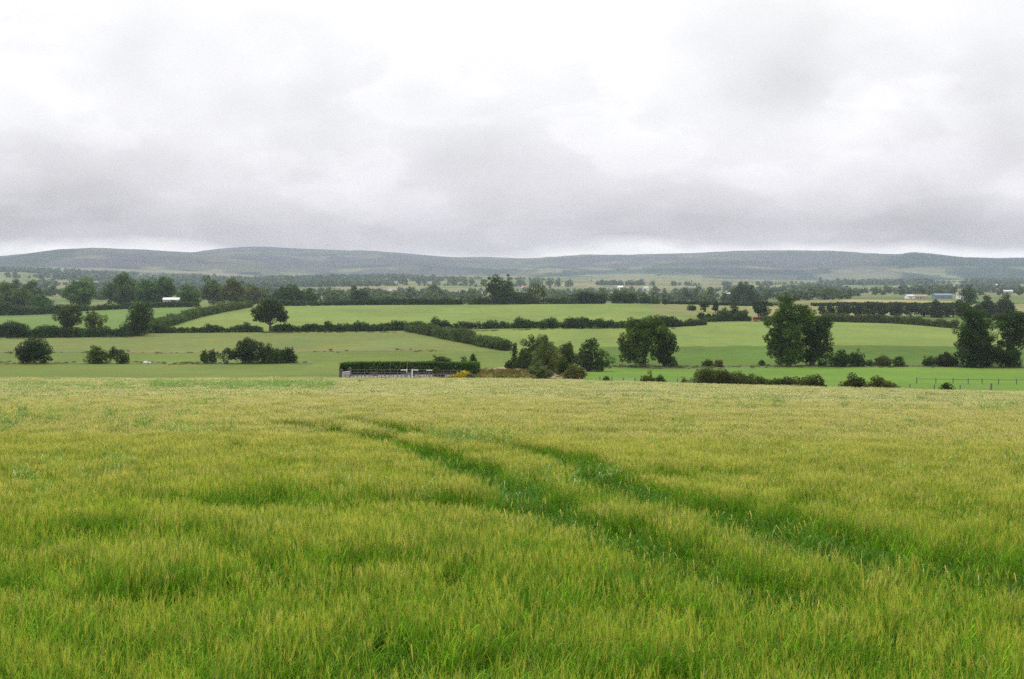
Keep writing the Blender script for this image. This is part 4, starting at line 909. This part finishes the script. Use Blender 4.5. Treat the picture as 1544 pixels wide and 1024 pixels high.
# ------------------------------------------------------------------ the barley
A_GREEN = np.array((.075, .180, .009)); A_LEAF = np.array((.125, .270, .012)); A_EAR = np.array((.36, .38, .070)); A_AWN = np.array((.50, .43, .135)); A_PALE = np.array((.38, .44, .22)); A_DEEP = np.array((.052, .135, .006))
class Rib:
    def __init__(s): s.V = []; s.Q = []; s.C = []; s.n = 0
    def add(s, P, w, side, colr):
        """P (n,k,3) centre line, w (n,k) half widths, side (n,3), colr (n,k,3)"""
        n, k, _ = P.shape; L = P - side[:, None, :] * w[..., None]; Rr = P + side[:, None, :] * w[..., None]
        V = np.stack([L, Rr], 2).reshape(n, 2 * k, 3); b = s.n + np.arange(n)[:, None] * 2 * k + 2 * np.arange(k - 1)[None]
        Q = np.stack([b, b + 1, b + 3, b + 2], -1).reshape(-1, 4); s.V.append(V.reshape(-1, 3)); s.Q.append(Q); s.C.append(np.repeat(colr, 2, 1).reshape(-1, 3)); s.n += n * 2 * k
    def mesh(s, name, mat): return mesh_np(name, np.concatenate(s.V), np.concatenate(s.Q), np.concatenate(s.C), False, [mat])
def barley_clump(name, rad, n, rg, nleaf=3, nawn=6, fat=1.0, ears=True, H=.74, awnc=(.46, .43, .10), aw_w=1.0, earfrac=1.0):
    A_AWN = np.array(awnc)
    rb = Rib(); a = rg.random(n) * 2 * math.pi; r = rad * np.sqrt(rg.random(n)) * 1.1
    B = np.stack([r * np.cos(a), r * np.sin(a), np.zeros(n)], -1)
    la = rg.random(n) * 6.283; lm = np.abs(rg.normal(size=n)) * .08 + .02
    ld = np.stack([np.cos(la), np.sin(la) * .6, np.zeros(n)], -1); h = H * (.80 + .28 * rg.random(n))
    def ang(m): t = rg.random(m) * 2 * math.pi; return np.stack([np.cos(t), np.sin(t), np.zeros(m)], -1)
    top = B + ld * (lm * h)[:, None] + np.stack([0*h, 0*h, h], -1)
    tone = (.72 + .55 * rg.random(n))[:, None]
    if ears:
        P = np.stack([B + (top - B) * np.array(t) for t in (.2, .6, 1.0)], 1); w = np.full((n, 3), .0021 * fat); c = np.stack([A_GREEN * tone * .9, A_GREEN * tone, (A_GREEN * .7 + A_EAR * .3) * tone], 1)
        rb.add(P, w, ang(n), c)
    for k in range(nleaf):
        s = B + (top - B) * (.20 + .50 * rg.random(n) * (1 if ears else .7))[:, None]; dr = ang(n) * (.35 + .6 * rg.random((n, 1))); L = (.17 + .20 * rg.random(n)) * (1 if ears else 1.15)
        up = .80 + .65 * rg.random(n); bend = rg.random(n)
        p0 = s; p1 = s + dr * (L * .30)[:, None] + np.stack([0*L, 0*L, L * .45 * up], -1); p2 = s + dr * (L * .62)[:, None] + np.stack([0*L, 0*L, L * (.72 * up - .15 * bend)], -1)
        p3 = s + dr * (L * .95)[:, None] + np.stack([0*L, 0*L, L * (.85 * up - .75 * bend)], -1)
        side = np.stack([-dr[:, 1], dr[:, 0], np.zeros(n)], -1); w = np.stack([.0032 + 0*L, .0060 + 0*L, .0046 + 0*L, .0004 + 0*L], 1) * fat
        pale = (rg.random(n) < (.012 if ears else .03))[:, None]; yel = (rg.random(n) < .07)[:, None]
        lc = np.where(pale, A_PALE, np.where(yel, np.array((.34, .30, .05)), A_LEAF if ears else A_DEEP * 1.25)) * tone * (.50 + 1.0 * rg.random((n, 1)))
        rb.add(np.stack([p0, p1, p2, p3], 1), w, side, np.repeat(lc[:, None], 4, 1))
    if ears:
        q_ = rg.random(n) < earfrac; ld = ld[q_]; top = top[q_]; n = int(q_.sum())
        nod = unit(ld * .4 + ang(n) + np.array([.35, 0, 0])); e0 = top; tilt = .08 + .40 * rg.random(n) ** 1.5; el = .075 + .02 * rg.random(n)
        ax = unit(nod * tilt[:, None] + np.array([0, 0, 1.]) * (1 - .3 * tilt)[:, None]); e1 = e0 + ax * el[:, None]
        ec = A_EAR * (.75 + .5 * rg.random((n, 1))); gr = (rg.random(n) < .45)[:, None]; ec = np.where(gr, ec * np.array((.70, .95, .6)), ec)
        for q in range(2):
            rb.add(np.stack([e0, (e0 + e1) / 2, e1], 1), np.stack([.002 + 0*el, .0052 + 0*el, .003 + 0*el], 1) * fat, ang(n), np.repeat(ec[:, None], 3, 1))
        aw = A_AWN * (.72 + .5 * rg.random((n, 1))) * np.array((1, 1, 1)); aw = np.where(gr, aw * np.array((.80, .98, .7)), aw)
        for q in range(nawn):
            d = unit(ax + .15 * rg.normal(size=(n, 3))); L = .09 + .05 * rg.random(n); s = e0 + (e1 - e0) * (q + .5) / nawn
            rb.add(np.stack([s, s + d * L[:, None]], 1), np.stack([.0016 * fat * aw_w + 0*L, .0005 * fat * aw_w + 0*L], 1), ang(n), np.stack([aw * .95, aw * 1.1], 1))
    return bpy.data.objects.new(name, rb.mesh(name, M['barley']))
def make_coll(name, objs):
    c = bpy.data.collections.new(name)
    for o in objs: c.objects.link(o)
    return c
def scatter(name, pts, idx, rot, scl, coll, label, cat, kind='stuff'):
    """one object: the points carry copies of the clumps through geometry nodes"""
    me = bpy.data.meshes.new(name); n = len(pts); me.vertices.add(n); me.vertices.foreach_set('co', np.asarray(pts, np.float32).ravel())
    a = me.attributes.new('pick', 'INT', 'POINT'); a.data.foreach_set('value', np.asarray(idx, np.int32))
    a = me.attributes.new('rot', 'FLOAT_VECTOR', 'POINT'); a.data.foreach_set('vector', np.asarray(rot, np.float32).ravel())
    a = me.attributes.new('scl', 'FLOAT_VECTOR', 'POINT'); a.data.foreach_set('vector', np.asarray(scl, np.float32).ravel())
    o = link(name, me); me.materials.append(M['barley'])
    g = bpy.data.node_groups.new(name, 'GeometryNodeTree'); g.interface.new_socket('Geometry', in_out='INPUT', socket_type='NodeSocketGeometry'); g.interface.new_socket('Geometry', in_out='OUTPUT', socket_type='NodeSocketGeometry')
    ni = g.nodes.new('NodeGroupInput'); no = g.nodes.new('NodeGroupOutput'); iop = g.nodes.new('GeometryNodeInstanceOnPoints'); ci = g.nodes.new('GeometryNodeCollectionInfo')
    ci.inputs['Collection'].default_value = coll; ci.inputs['Separate Children'].default_value = True; ci.inputs['Reset Children'].default_value = True
    def attr(nm, t):
        x = g.nodes.new('GeometryNodeInputNamedAttribute'); x.data_type = t; x.inputs['Name'].default_value = nm; return [s for s in x.outputs if s.enabled and s.name == 'Attribute'][0]
    g.links.new(ni.outputs[0], iop.inputs['Points']); g.links.new(ci.outputs[0], iop.inputs['Instance']); iop.inputs['Pick Instance'].default_value = True
    g.links.new(attr('pick', 'INT'), iop.inputs['Instance Index']); g.links.new(attr('rot', 'FLOAT_VECTOR'), iop.inputs['Rotation']); g.links.new(attr('scl', 'FLOAT_VECTOR'), iop.inputs['Scale'])
    g.links.new(iop.outputs[0], no.inputs[0]); m = o.modifiers.new('clumps', 'NODES'); m.node_group = g
    return tag(o, label, cat, None, kind)
# wheel tracks: picture (column,row) -> on the crop's plane
def crop_pt(u, v):
    lo, hi = 5., 400.
    for _ in range(60):
        d = (lo + hi) / 2; x = (u - CX) / F * d
        if row_of(d, ZC + float(crop_top(x, d)) - .25) > v: lo = d
        else: hi = d
    return ((u - CX) / F * lo, lo)
TR = [[(410,643),(480,652),(560,664),(625,680),(680,700),(720,718),(760,738),(810,758),(860,785),(910,800),(975,828),(1010,850),(1065,868),(1130,888),(1190,905)],
      [(505,633),(560,643),(620,657),(700,668),(780,680),(840,692),(880,708),(930,738),(990,757),(1070,772),(1140,790),(1200,808),(1270,826),(1350,846),(1450,862),(1544,876)]]
LOW = [([(150,752),(300,760),(480,762),(640,760),(800,772),(850,778)], .55, .18), ([(-20,900),(120,900),(240,897),(330,880),(480,862)], .45, .17), ([(380,842),(520,850),(640,848),(740,840)], .5, .16), ([(-20,795),(100,800),(220,806),(330,806)], .5, .16),
       ([(740,905),(850,912),(960,905)], .5, .2), ([(1080,975),(1180,985),(1300,992),(1400,1000)], .4, .18), ([(470,1003),(600,990),(720,1000)], .4, .16), ([(900,720),(1050,722),(1200,718)], .6, .12)]
def dens_line(pts, n=400):
    P = np.array([crop_pt(u, v) for u, v in pts]); s = np.concatenate([[0], np.cumsum(np.linalg.norm(np.diff(P, axis=0), axis=1))]); t = np.linspace(0, s[-1], n)
    return np.stack([np.interp(t, s, P[:, 0]), np.interp(t, s, P[:, 1])], -1)
TRW = [dens_line(t) for t in TR]; LOWW = [(dens_line(p), w, a) for p, w, a in LOW]
def dist_to(P, line):
    out = np.full(len(P), 1e9)
    for k in range(0, len(P), 4000):
        q = P[k:k+4000]; out[k:k+4000] = np.sqrt(((q[:, None, :] - line[None]) ** 2).sum(-1)).min(1)
    return out
def crop_height(P):
    """relative height of the crop: broad sway of the stand, plus hollows"""
    x, y = P[:, 0], P[:, 1]
    h = 1 + .17 * (fbm(x / 5.5 + .25 * y, y / 1.7, 51, 3) - .5) + .26 * (fbm(x / 1.3, y / .8, 52, 2) - .5) * np.clip(40 / y, .3, 1)
    for L, w, a in LOWW:                             # the stand steps up behind each hollow and shows its stems
        o = np.argsort(L[:, 0]); s = y - np.interp(x, L[o, 0], L[o, 1]); e = sstep(0, 1.2, x - L[:, 0].min()) * sstep(0, 1.2, L[:, 0].max() - x)
        s = s + .5 * (fbm(x / 1.1, x * 0, 71, 3) - .5); h = h + 1.15 * a * e * np.where(s > 0, .8 * np.exp(-np.clip(s, 0, 99) / 2.6), -np.exp(np.clip(s, -99, 0) / 1.5))
    ph = y / (2.6 + .03 * y) + 1.6 * fbm(x / 6, y / 6, 72, 3) + .03 * x; ph = ph - np.floor(ph)
    h = h + .11 * (.5 - ph) * (fbm(x / 4, y / 4, 73, 2) > .45) * np.clip(30 / y, .2, 1)
    return h
def barley():
    rg = np.random.default_rng(12)
    near = [barley_clump('barley_clump', .25, 36, rg, 5, 4, aw_w=.85, earfrac=.56, awnc=(.49, .485, .08)) for _ in range(4)] + [barley_clump('barley_clump', .25, 40, rg, 4, 5, aw_w=1.0, awnc=(.565, .485, .16)) for _ in range(3)]; low = [barley_clump('barley_regrowth', .25, 34, rg, 6, 0, 1.15, ears=False, H=.62) for _ in range(3)]
    mid = [barley_clump('barley_clump', .5, 110, rg, 2, 4, 2.1, awnc=(.58, .495, .22)) for _ in range(4)] + [barley_clump('barley_clump', .5, 110, rg, 2, 4, 2.1, awnc=(.66, .55, .325)) for _ in range(3)] + [barley_clump('barley_regrowth', .5, 90, rg, 4, 0, 2.2, ears=False, H=.62) for _ in range(2)]; far = [barley_clump('barley_clump', 1.1, 190, rg, 1, 3, 4.6, awnc=(.70, .60, .42)) for _ in range(5)]
    def zone(d0, d1, step, coll, ncoll, sr, nm, lab, tracks, lowidx=None, grad=None):
        ds = []; d = d0
        pts = []
        while d < d1:
            xs = np.arange(-.52 * d - 3, .52 * d + 3, step); pts.append(np.stack([xs + rg.normal(size=len(xs)) * step * .35, np.full(len(xs), d) + rg.normal(size=len(xs)) * step * .35], -1)); d += step
        P = np.concatenate(pts); u = CX + F * P[:, 0] / P[:, 1]; P = P[P[:, 1] < edge_d(u) + (fbm(P[:, 0] / 2, P[:, 0] * 0, 3, 2) - .5) * 1.2]
        h = crop_height(P); t = sstep(grad[0], grad[1], P[:, 1] + 14 * (fbm(P[:, 0] / 7, P[:, 1] / 7, 83, 3) - .5)) if grad else 0; pick = np.where(rg.random(len(P)) < t, ncoll - 1 - rg.integers(0, 3, len(P)), rg.integers(0, ncoll - (3 if grad else 0), len(P))); gp = fbm(P[:, 0] / .55, P[:, 1] / .5, 88, 2); h = h * np.where(gp > .70, .62, 1) * np.where(rg.random(len(P)) < .05, 1.13, 1)
        if tracks:
            dt = np.minimum(dist_to(P, TRW[0]), dist_to(P, TRW[1])); nb = fbm(P[:, 0] / 2.2, P[:, 1] / 1.6, 5, 2) - .5; d0_, d1_ = dist_to(P, TRW[0]), dist_to(P, TRW[1]); uu = CX + F * P[:, 0] / P[:, 1]; dt = np.minimum(d0_ * 1.15, d1_ * np.where(uu > 1060, .72, 1.0)); w = (.92 + .8 * nb) * (.8 + .4 * rg.random(len(P)))
            inn = dt < w; lowp = np.zeros(len(P))
            for L, lw, la in LOWW: lowp = np.maximum(lowp, 2.2 * la * np.exp(-(dist_to(P, L) / lw) ** 2))
            inn |= rg.random(len(P)) < lowp
            if lowidx:
                pick = np.where(inn, rg.integers(lowidx[0], lowidx[1], len(P)), pick)
                for T_, am in ((TRW[0], .10), (TRW[1], .16)):
                    o = np.argsort(T_[:, 0]); s_ = P[:, 1] - np.interp(P[:, 0], T_[o, 0], T_[o, 1]); h = h + am * np.exp(-np.clip(s_ - .6, 0, 99) / 1.6) * (s_ > .4) * sstep(0, 2, P[:, 0] - T_[:, 0].min())
                h = np.where(inn, .66 + .40 * rg.random(len(P)), h); h = np.where(dt < .22, h * .6, h)
            
        z = height(P[:, 0], P[:, 1]) - .02
        rot = np.stack([rg.normal(size=len(P)) * .05, rg.normal(size=len(P)) * .05, rg.random(len(P)) * .9 - .45 + (rg.random(len(P)) < .0) * 3], -1)
        sx = sr * (.9 + .25 * rg.random(len(P)))
        return scatter(nm, np.stack([P[:, 0], P[:, 1], z], -1), pick, rot, np.stack([sx, sx, h], -1), coll, lab, 'barley crop')
    zone(7.2, 44, .34, make_coll('clumps_near', near + low), 7, 1.0, 'barley_crop', 'green and tan standing barley with wheel tracks through it', True, (7, 10), (10, 46))
    zone(43.5, 92, .62, make_coll('clumps_mid', mid), 7, 1.0, 'barley_crop', 'tan eared barley in the middle of the field', True, (7, 9), (42, 98))
    zone(91, 190, 1.25, make_coll('clumps_far', far), 5, 1.0, 'barley_crop', 'buff strip of barley at the far edge of the field', False)
barley()

# taller weeds and wild oats through the crop
def weeds():
    rg = np.random.default_rng(31); var = []
    for k in range(4):
        rb = Rib(); n = 9; a = rg.random(n) * 6.28; r = .22 * np.sqrt(rg.random(n)); B = np.stack([r*np.cos(a), r*np.sin(a), 0*a], -1); h = .84 + .24 * rg.random(n)
        ld = rg.normal(size=(n, 3)) * .09; top = B + ld + np.stack([0*h, 0*h, h], -1); c = np.array((.13, .24, .05) if k % 2 else (.15, .26, .04)) * (.7 + .6 * rg.random((n, 1)))
        t = rg.random(n) * 6.28; side = np.stack([np.cos(t), np.sin(t), 0*t], -1)
        rb.add(np.stack([B + (top-B)*.3, B + (top-B)*.7, top], 1), np.full((n, 3), .0035), side, np.repeat(c[:, None], 3, 1))
        for q in range(4):
            s = B + (top-B) * (.55 + .45*rg.random((n, 1))); t = rg.random(n) * 6.28; dr = np.stack([np.cos(t), np.sin(t), 0*t], -1); L = .14 + .14*rg.random(n)
            cc = np.where(rg.random((n, 1)) < .16, np.array((.40, .46, .24)), c)
            rb.add(np.stack([s, s + dr*(L*.5)[:, None] + np.stack([0*L, 0*L, L*.4], -1), s + dr*L[:, None] + np.stack([0*L, 0*L, -.1*L], -1)], 1), np.stack([.004+0*L, .011+0*L, .001+0*L], 1), np.stack([-dr[:, 1], dr[:, 0], 0*L], -1), np.repeat(cc[:, None], 3, 1))
        var.append(bpy.data.objects.new('weed_clump', rb.mesh('weed_clump', M['barley'])))
    P = []
    def patch(u0, u1, v0, v1, n, thr=.45):
        for _ in range(n):
            u = u0 + (u1-u0)*rg.random(); v = v0 + (v1-v0)*rg.random(); p = crop_pt(u, v)
            if fbm(np.array([p[0]/3.]), np.array([p[1]/6.]), 91, 2)[0] > thr: P.append(p)
    patch(-60, 340, 602, 664, 420); patch(-60, 500, 580, 592, 520, .4); patch(225, 500, 579, 588, 520, .25); patch(900, 1544, 604, 625, 200, .5); patch(1020, 1130, 640, 662, 60, .4); patch(0, 1544, 600, 760, 160, .5); patch(640, 780, 655, 690, 40, .4)
    P = np.array(P); n = len(P); z = height(P[:, 0], P[:, 1])
    rot = np.stack([0*z, 0*z, rg.random(n)*6.28], -1); s = .9 + .35*rg.random(n); f = np.clip(P[:, 1] / 70, 1, 2.0)
    scatter('tall_weeds', np.stack([P[:, 0], P[:, 1], z], -1), rg.integers(0, 4, n), rot, np.stack([f, f, s], -1), make_coll('clumps_weeds', var), 'patches of tall grey-green weeds and wild oats above the barley', 'weeds')
weeds()
# rough grass on the bank and along the old field boundaries
def rough_grass():
    rg = np.random.default_rng(77); var = []
    for k in range(4):
        rb = Rib(); n = 60; a = rg.random(n)*6.28; r = .5*np.sqrt(rg.random(n)); B = np.stack([r*np.cos(a), r*np.sin(a), 0*a], -1); h = .18 + .26*rg.random(n); top = B + rg.normal(size=(n, 3))*.12*np.array([1, 1, 0]) + np.stack([0*h, 0*h, h], -1)
        c = np.array([(.095, .13, .036), (.12, .13, .046), (.17, .155, .07), (.085, .125, .034)][k]) * (.7 + .6*rg.random((n, 1))); t = rg.random(n)*6.28
        rb.add(np.stack([B, B + (top-B)*.6, top], 1), np.stack([.025+0*h, .02+0*h, .003+0*h], 1), np.stack([np.cos(t), np.sin(t), 0*t], -1), np.repeat(c[:, None], 3, 1)); var.append(bpy.data.objects.new('grass_tuft', rb.mesh('grass_tuft', M['barley'])))
    P = []
    for (u0, u1, d, n, w) in ((-200, 660, 373, 240, 3.5), (-200, 480, 323, 380, 2.5), (880, 1640, 310, 420, 3), (395, 620, 488, 260, 1.2), (620, 1060, 488, 240, 1.0), (-150, 200, 462, 200, 1.3)):
        for _ in range(n):
            u = u0 + (u1-u0)*rg.random(); x, y = xy(u, d + 5*(fbm(np.array([xy(u, d)[0]/25]), np.array([0.]), 41)[0]-.5) + rg.normal()*w)
            if fbm(np.array([x/3]), np.array([y/4]), 6, 2)[0] > .5: P.append((x, y))
    for _ in range(500):
        u = 870 + 780*rg.random(); P.append(xy(u, float(edge_d(u)) + 3 + 6*rg.random()))
    for _ in range(350):
        u = 716 + 150*rg.random(); P.append(xy(u, 195 + 90*rg.random()))
    P = np.array(P); n = len(P); z = height(P[:, 0], P[:, 1]) - .03; f = np.clip(P[:, 1]/300, .6, 1.0) * (.7 + .6*rg.random(n))
    scatter('rough_grass', np.stack([P[:, 0], P[:, 1], z], -1), rg.integers(0, 4, n), np.stack([0*z, 0*z, rg.random(n)*6.28], -1), np.stack([f, f, f], -1), make_coll('clumps_grass', var), 'rough tussocky grass along old banks and fences', 'grass')
rough_grass()
# ------------------------------------------------------------------ world, sun, camera
SUN_EL, SUN_AZ = R(52), R(-38)                       # the sun stands ahead and to the left, behind thin cloud
HAZE, HAZE_TOP, HAZE_END, HAZE_COL, AIR = 8e-5, 262., 10600., (.56, .655, .80), (.46, .51, .60)
def build_world():
    w = bpy.data.worlds.new('World'); sc.world = w; w.use_nodes = True; nt = w.node_tree; nt.nodes.clear()
    out = nt.nodes.new('ShaderNodeOutputWorld')
    sky = nt.nodes.new('ShaderNodeTexSky'); sky.sky_type = 'NISHITA'; sky.sun_disc = False; sky.sun_elevation = SUN_EL; sky.sun_rotation = SUN_AZ
    tc = nt.nodes.new('ShaderNodeTexCoord'); sx = nt.nodes.new('ShaderNodeSeparateXYZ'); nt.links.new(tc.outputs['Generated'], sx.inputs[0])
    X, Y, Z = sx.outputs
    az = mth(nt, 'ARCTAN2', X, Y); el = mth(nt, 'ARCSINE', Z)
    # cloud layer coordinates: features shrink and flatten towards the horizon, as a layer overhead does
    elw = mth(nt, 'POWER', mth(nt, 'MAXIMUM', mth(nt, 'ADD', el, .01), .001), .72)
    def vec(a, b, ox=0, oy=0):
        c = nt.nodes.new('ShaderNodeCombineXYZ'); nt.links.new(mth(nt, 'MULTIPLY_ADD', az, a, ox), c.inputs[0]); nt.links.new(mth(nt, 'MULTIPLY_ADD', elw, b, oy), c.inputs[1]); return c.outputs[0]
    big = noise(nt, vec(5.0, 7, 2.3, 1.0), 1.0, 6, .52, .2)
    mid = noise(nt, vec(8.5, 10, 7.7, 3.0), 1.0, 7, .5, .1)
    # heaps: sharper upper rims of the lower cumulus
    wv = vec(6.5, 10, 4.1, .6)
    heap = noise(nt, wv, 1.0, 10, .52, .1)
    def lump(u, v, ru, rv, amp):                       # one broad mass of cloud in a given direction
        a = mth(nt, 'POWER', mth(nt, 'ABSOLUTE', mth(nt, 'DIVIDE', mth(nt, 'SUBTRACT', az, math.atan((u - CX) / F)), ru / F)), 2.0)
        b = mth(nt, 'POWER', mth(nt, 'ABSOLUTE', mth(nt, 'DIVIDE', mth(nt, 'SUBTRACT', el, math.atan((VH - v) / F)), rv / F)), 2.0)
        return mth(nt, 'MULTIPLY', mth(nt, 'EXPONENT', mth(nt, 'MULTIPLY', mth(nt, 'ADD', a, b), -1.0)), amp)
    lumps = None
    for args in ((880, 70, 190, 90, .11), (1290, 215, 120, 45, .14), (1010, 230, 150, 60, .06), (1170, 150, 100, 50, -.14), (60, 300, 170, 60, -.10), (1510, 230, 50, 60, -.13), (1130, 55, 120, 40, -.05), (420, 110, 200, 70, .05), (560, 300, 120, 40, .06), (1530, 300, 40, 30, .17), (1200, 345, 330, 22, -.07), (150, 345, 170, 22, -.06)):
        l_ = lump(*args); lumps = l_ if lumps is None else mth(nt, 'ADD', lumps, l_)
    e2 = mth(nt, 'ADD', mth(nt, 'ADD', el, lump(450, 378, 150, 60, .016)), mth(nt, 'MULTIPLY', mth(nt, 'SUBTRACT', big, .5), .05))
    base = ramp(nt, mth(nt, 'MULTIPLY', e2, 1 / .30), [(0.0, (.92, .92, .94)), (.068, (.88, .87, .90)), (.100, (.60, .583, .64)), (.16, (.63, .612, .665)), (.26, (.81, .79, .835)), (.40, (.91, .90, .93)), (.60, (1.0, .992, 1.02)), (.78, (1.10, 1.095, 1.10))])
    # height-dependent brightness above the frame: an overcast sky is brightest overhead
    zen = nt.nodes.new('ShaderNodeMapRange'); nt.links.new(el, zen.inputs[0]); zen.inputs[1].default_value = .22; zen.inputs[2].default_value = 1.0; zen.inputs[3].default_value = 1.0; zen.inputs[4].default_value = 2.1
    m1 = nt.nodes.new('ShaderNodeMapRange'); nt.links.new(mid, m1.inputs[0]); m1.inputs[1].default_value = .3; m1.inputs[2].default_value = .7; m1.inputs[3].default_value = .92; m1.inputs[4].default_value = 1.08
    h1 = ramp(nt, heap, [(.37, .93), (.495, .97), (.55, 1.045), (.75, 1.0)])
    k = mth(nt, 'MULTIPLY', mth(nt, 'MULTIPLY', mth(nt, 'ADD', m1.outputs[0], lumps), zen.outputs[0]), h1)
    vm = nt.nodes.new('ShaderNodeVectorMath'); vm.operation = 'SCALE'; nt.links.new(base, vm.inputs[0]); nt.links.new(k, vm.inputs['Scale'])
    # the sky's own radiance is higher low down than what is left of it behind ten kilometres of haze
    path = mth(nt, 'MINIMUM', mth(nt, 'DIVIDE', HAZE_TOP, mth(nt, 'MAXIMUM', el, .02)), HAZE_END); inv = mth(nt, 'EXPONENT', mth(nt, 'MULTIPLY', path, HAZE))
    v2 = nt.nodes.new('ShaderNodeVectorMath'); v2.operation = 'SCALE'; nt.links.new(vm.outputs[0], v2.inputs[0]); nt.links.new(inv, v2.inputs['Scale'])
    v3 = nt.nodes.new('ShaderNodeVectorMath'); v3.operation = 'SCALE'; v3.inputs[0].default_value = AIR; nt.links.new(mth(nt, 'SUBTRACT', inv, 1.0), v3.inputs['Scale'])
    vm = nt.nodes.new('ShaderNodeVectorMath'); vm.operation = 'SUBTRACT'; nt.links.new(v2.outputs[0], vm.inputs[0]); nt.links.new(v3.outputs[0], vm.inputs[1])
    bg1 = nt.nodes.new('ShaderNodeBackground'); nt.links.new(sky.outputs[0], bg1.inputs[0]); bg1.inputs[1].default_value = .08
    bg2 = nt.nodes.new('ShaderNodeBackground'); nt.links.new(vm.outputs[0], bg2.inputs[0]); bg2.inputs[1].default_value = 1.0
    mx = nt.nodes.new('ShaderNodeMixShader'); mx.inputs[0].default_value = .94
    nt.links.new(bg1.outputs[0], mx.inputs[1]); nt.links.new(bg2.outputs[0], mx.inputs[2]); nt.links.new(mx.outputs[0], out.inputs['Surface'])
    w.cycles.sampling_method = 'MANUAL'; w.cycles.sample_map_resolution = 512
build_world()
def build_sun():
    l = bpy.data.lights.new('sun', 'SUN'); l.energy = 1.5; l.angle = R(10); l.color = (1, .95, .87)
    o = bpy.data.objects.new('sun', l); col.objects.link(o)
    from mathutils import Vector
    d = Vector((math.sin(SUN_AZ) * math.cos(SUN_EL), math.cos(SUN_AZ) * math.cos(SUN_EL), math.sin(SUN_EL)))
    o.rotation_euler = d.to_track_quat('Z', 'Y').to_euler(); o.location = (0, 0, ZC + 60)
build_sun()
def build_camera():
    c = bpy.data.cameras.new('camera'); o = bpy.data.objects.new('camera', c); col.objects.link(o)
    c.sensor_fit = 'HORIZONTAL'; c.sensor_width = 36; c.lens = 36 * F / 1544; c.clip_start = .1; c.clip_end = 60000
    o.location = (0, 0, ZC); o.rotation_euler = (R(90) - PITCH, 0, 0); sc.camera = o
build_camera()
def build_haze():
    m, nt, out = new_mat('haze')
    p = nt.nodes.new('ShaderNodeVolumePrincipled'); p.inputs['Color'].default_value = (*HAZE_COL, 1); p.inputs['Density'].default_value = HAZE
    try: p.inputs['Density Attribute'].default_value = ''
    except Exception: pass
    nt.links.new(p.outputs[0], out.inputs['Volume']); m.cycles.homogeneous_volume = True
    mb = MB().box(-33000, 33000, -450, HAZE_END, -40, ZC + HAZE_TOP)
    return tag(mb.build('haze', m), kind='stuff')
build_haze()
vs = sc.view_settings; vs.view_transform = 'Standard'; vs.look = 'None'; vs.gamma = 1; vs.exposure = 0; vs.use_curve_mapping = False
cy = sc.cycles; cy.max_bounces = 6; cy.diffuse_bounces = 3; cy.glossy_bounces = 1; cy.transmission_bounces = 3; cy.transparent_max_bounces = 4; cy.volume_bounces = 1
cy.use_denoising = False; cy.sample_clamp_indirect = 4
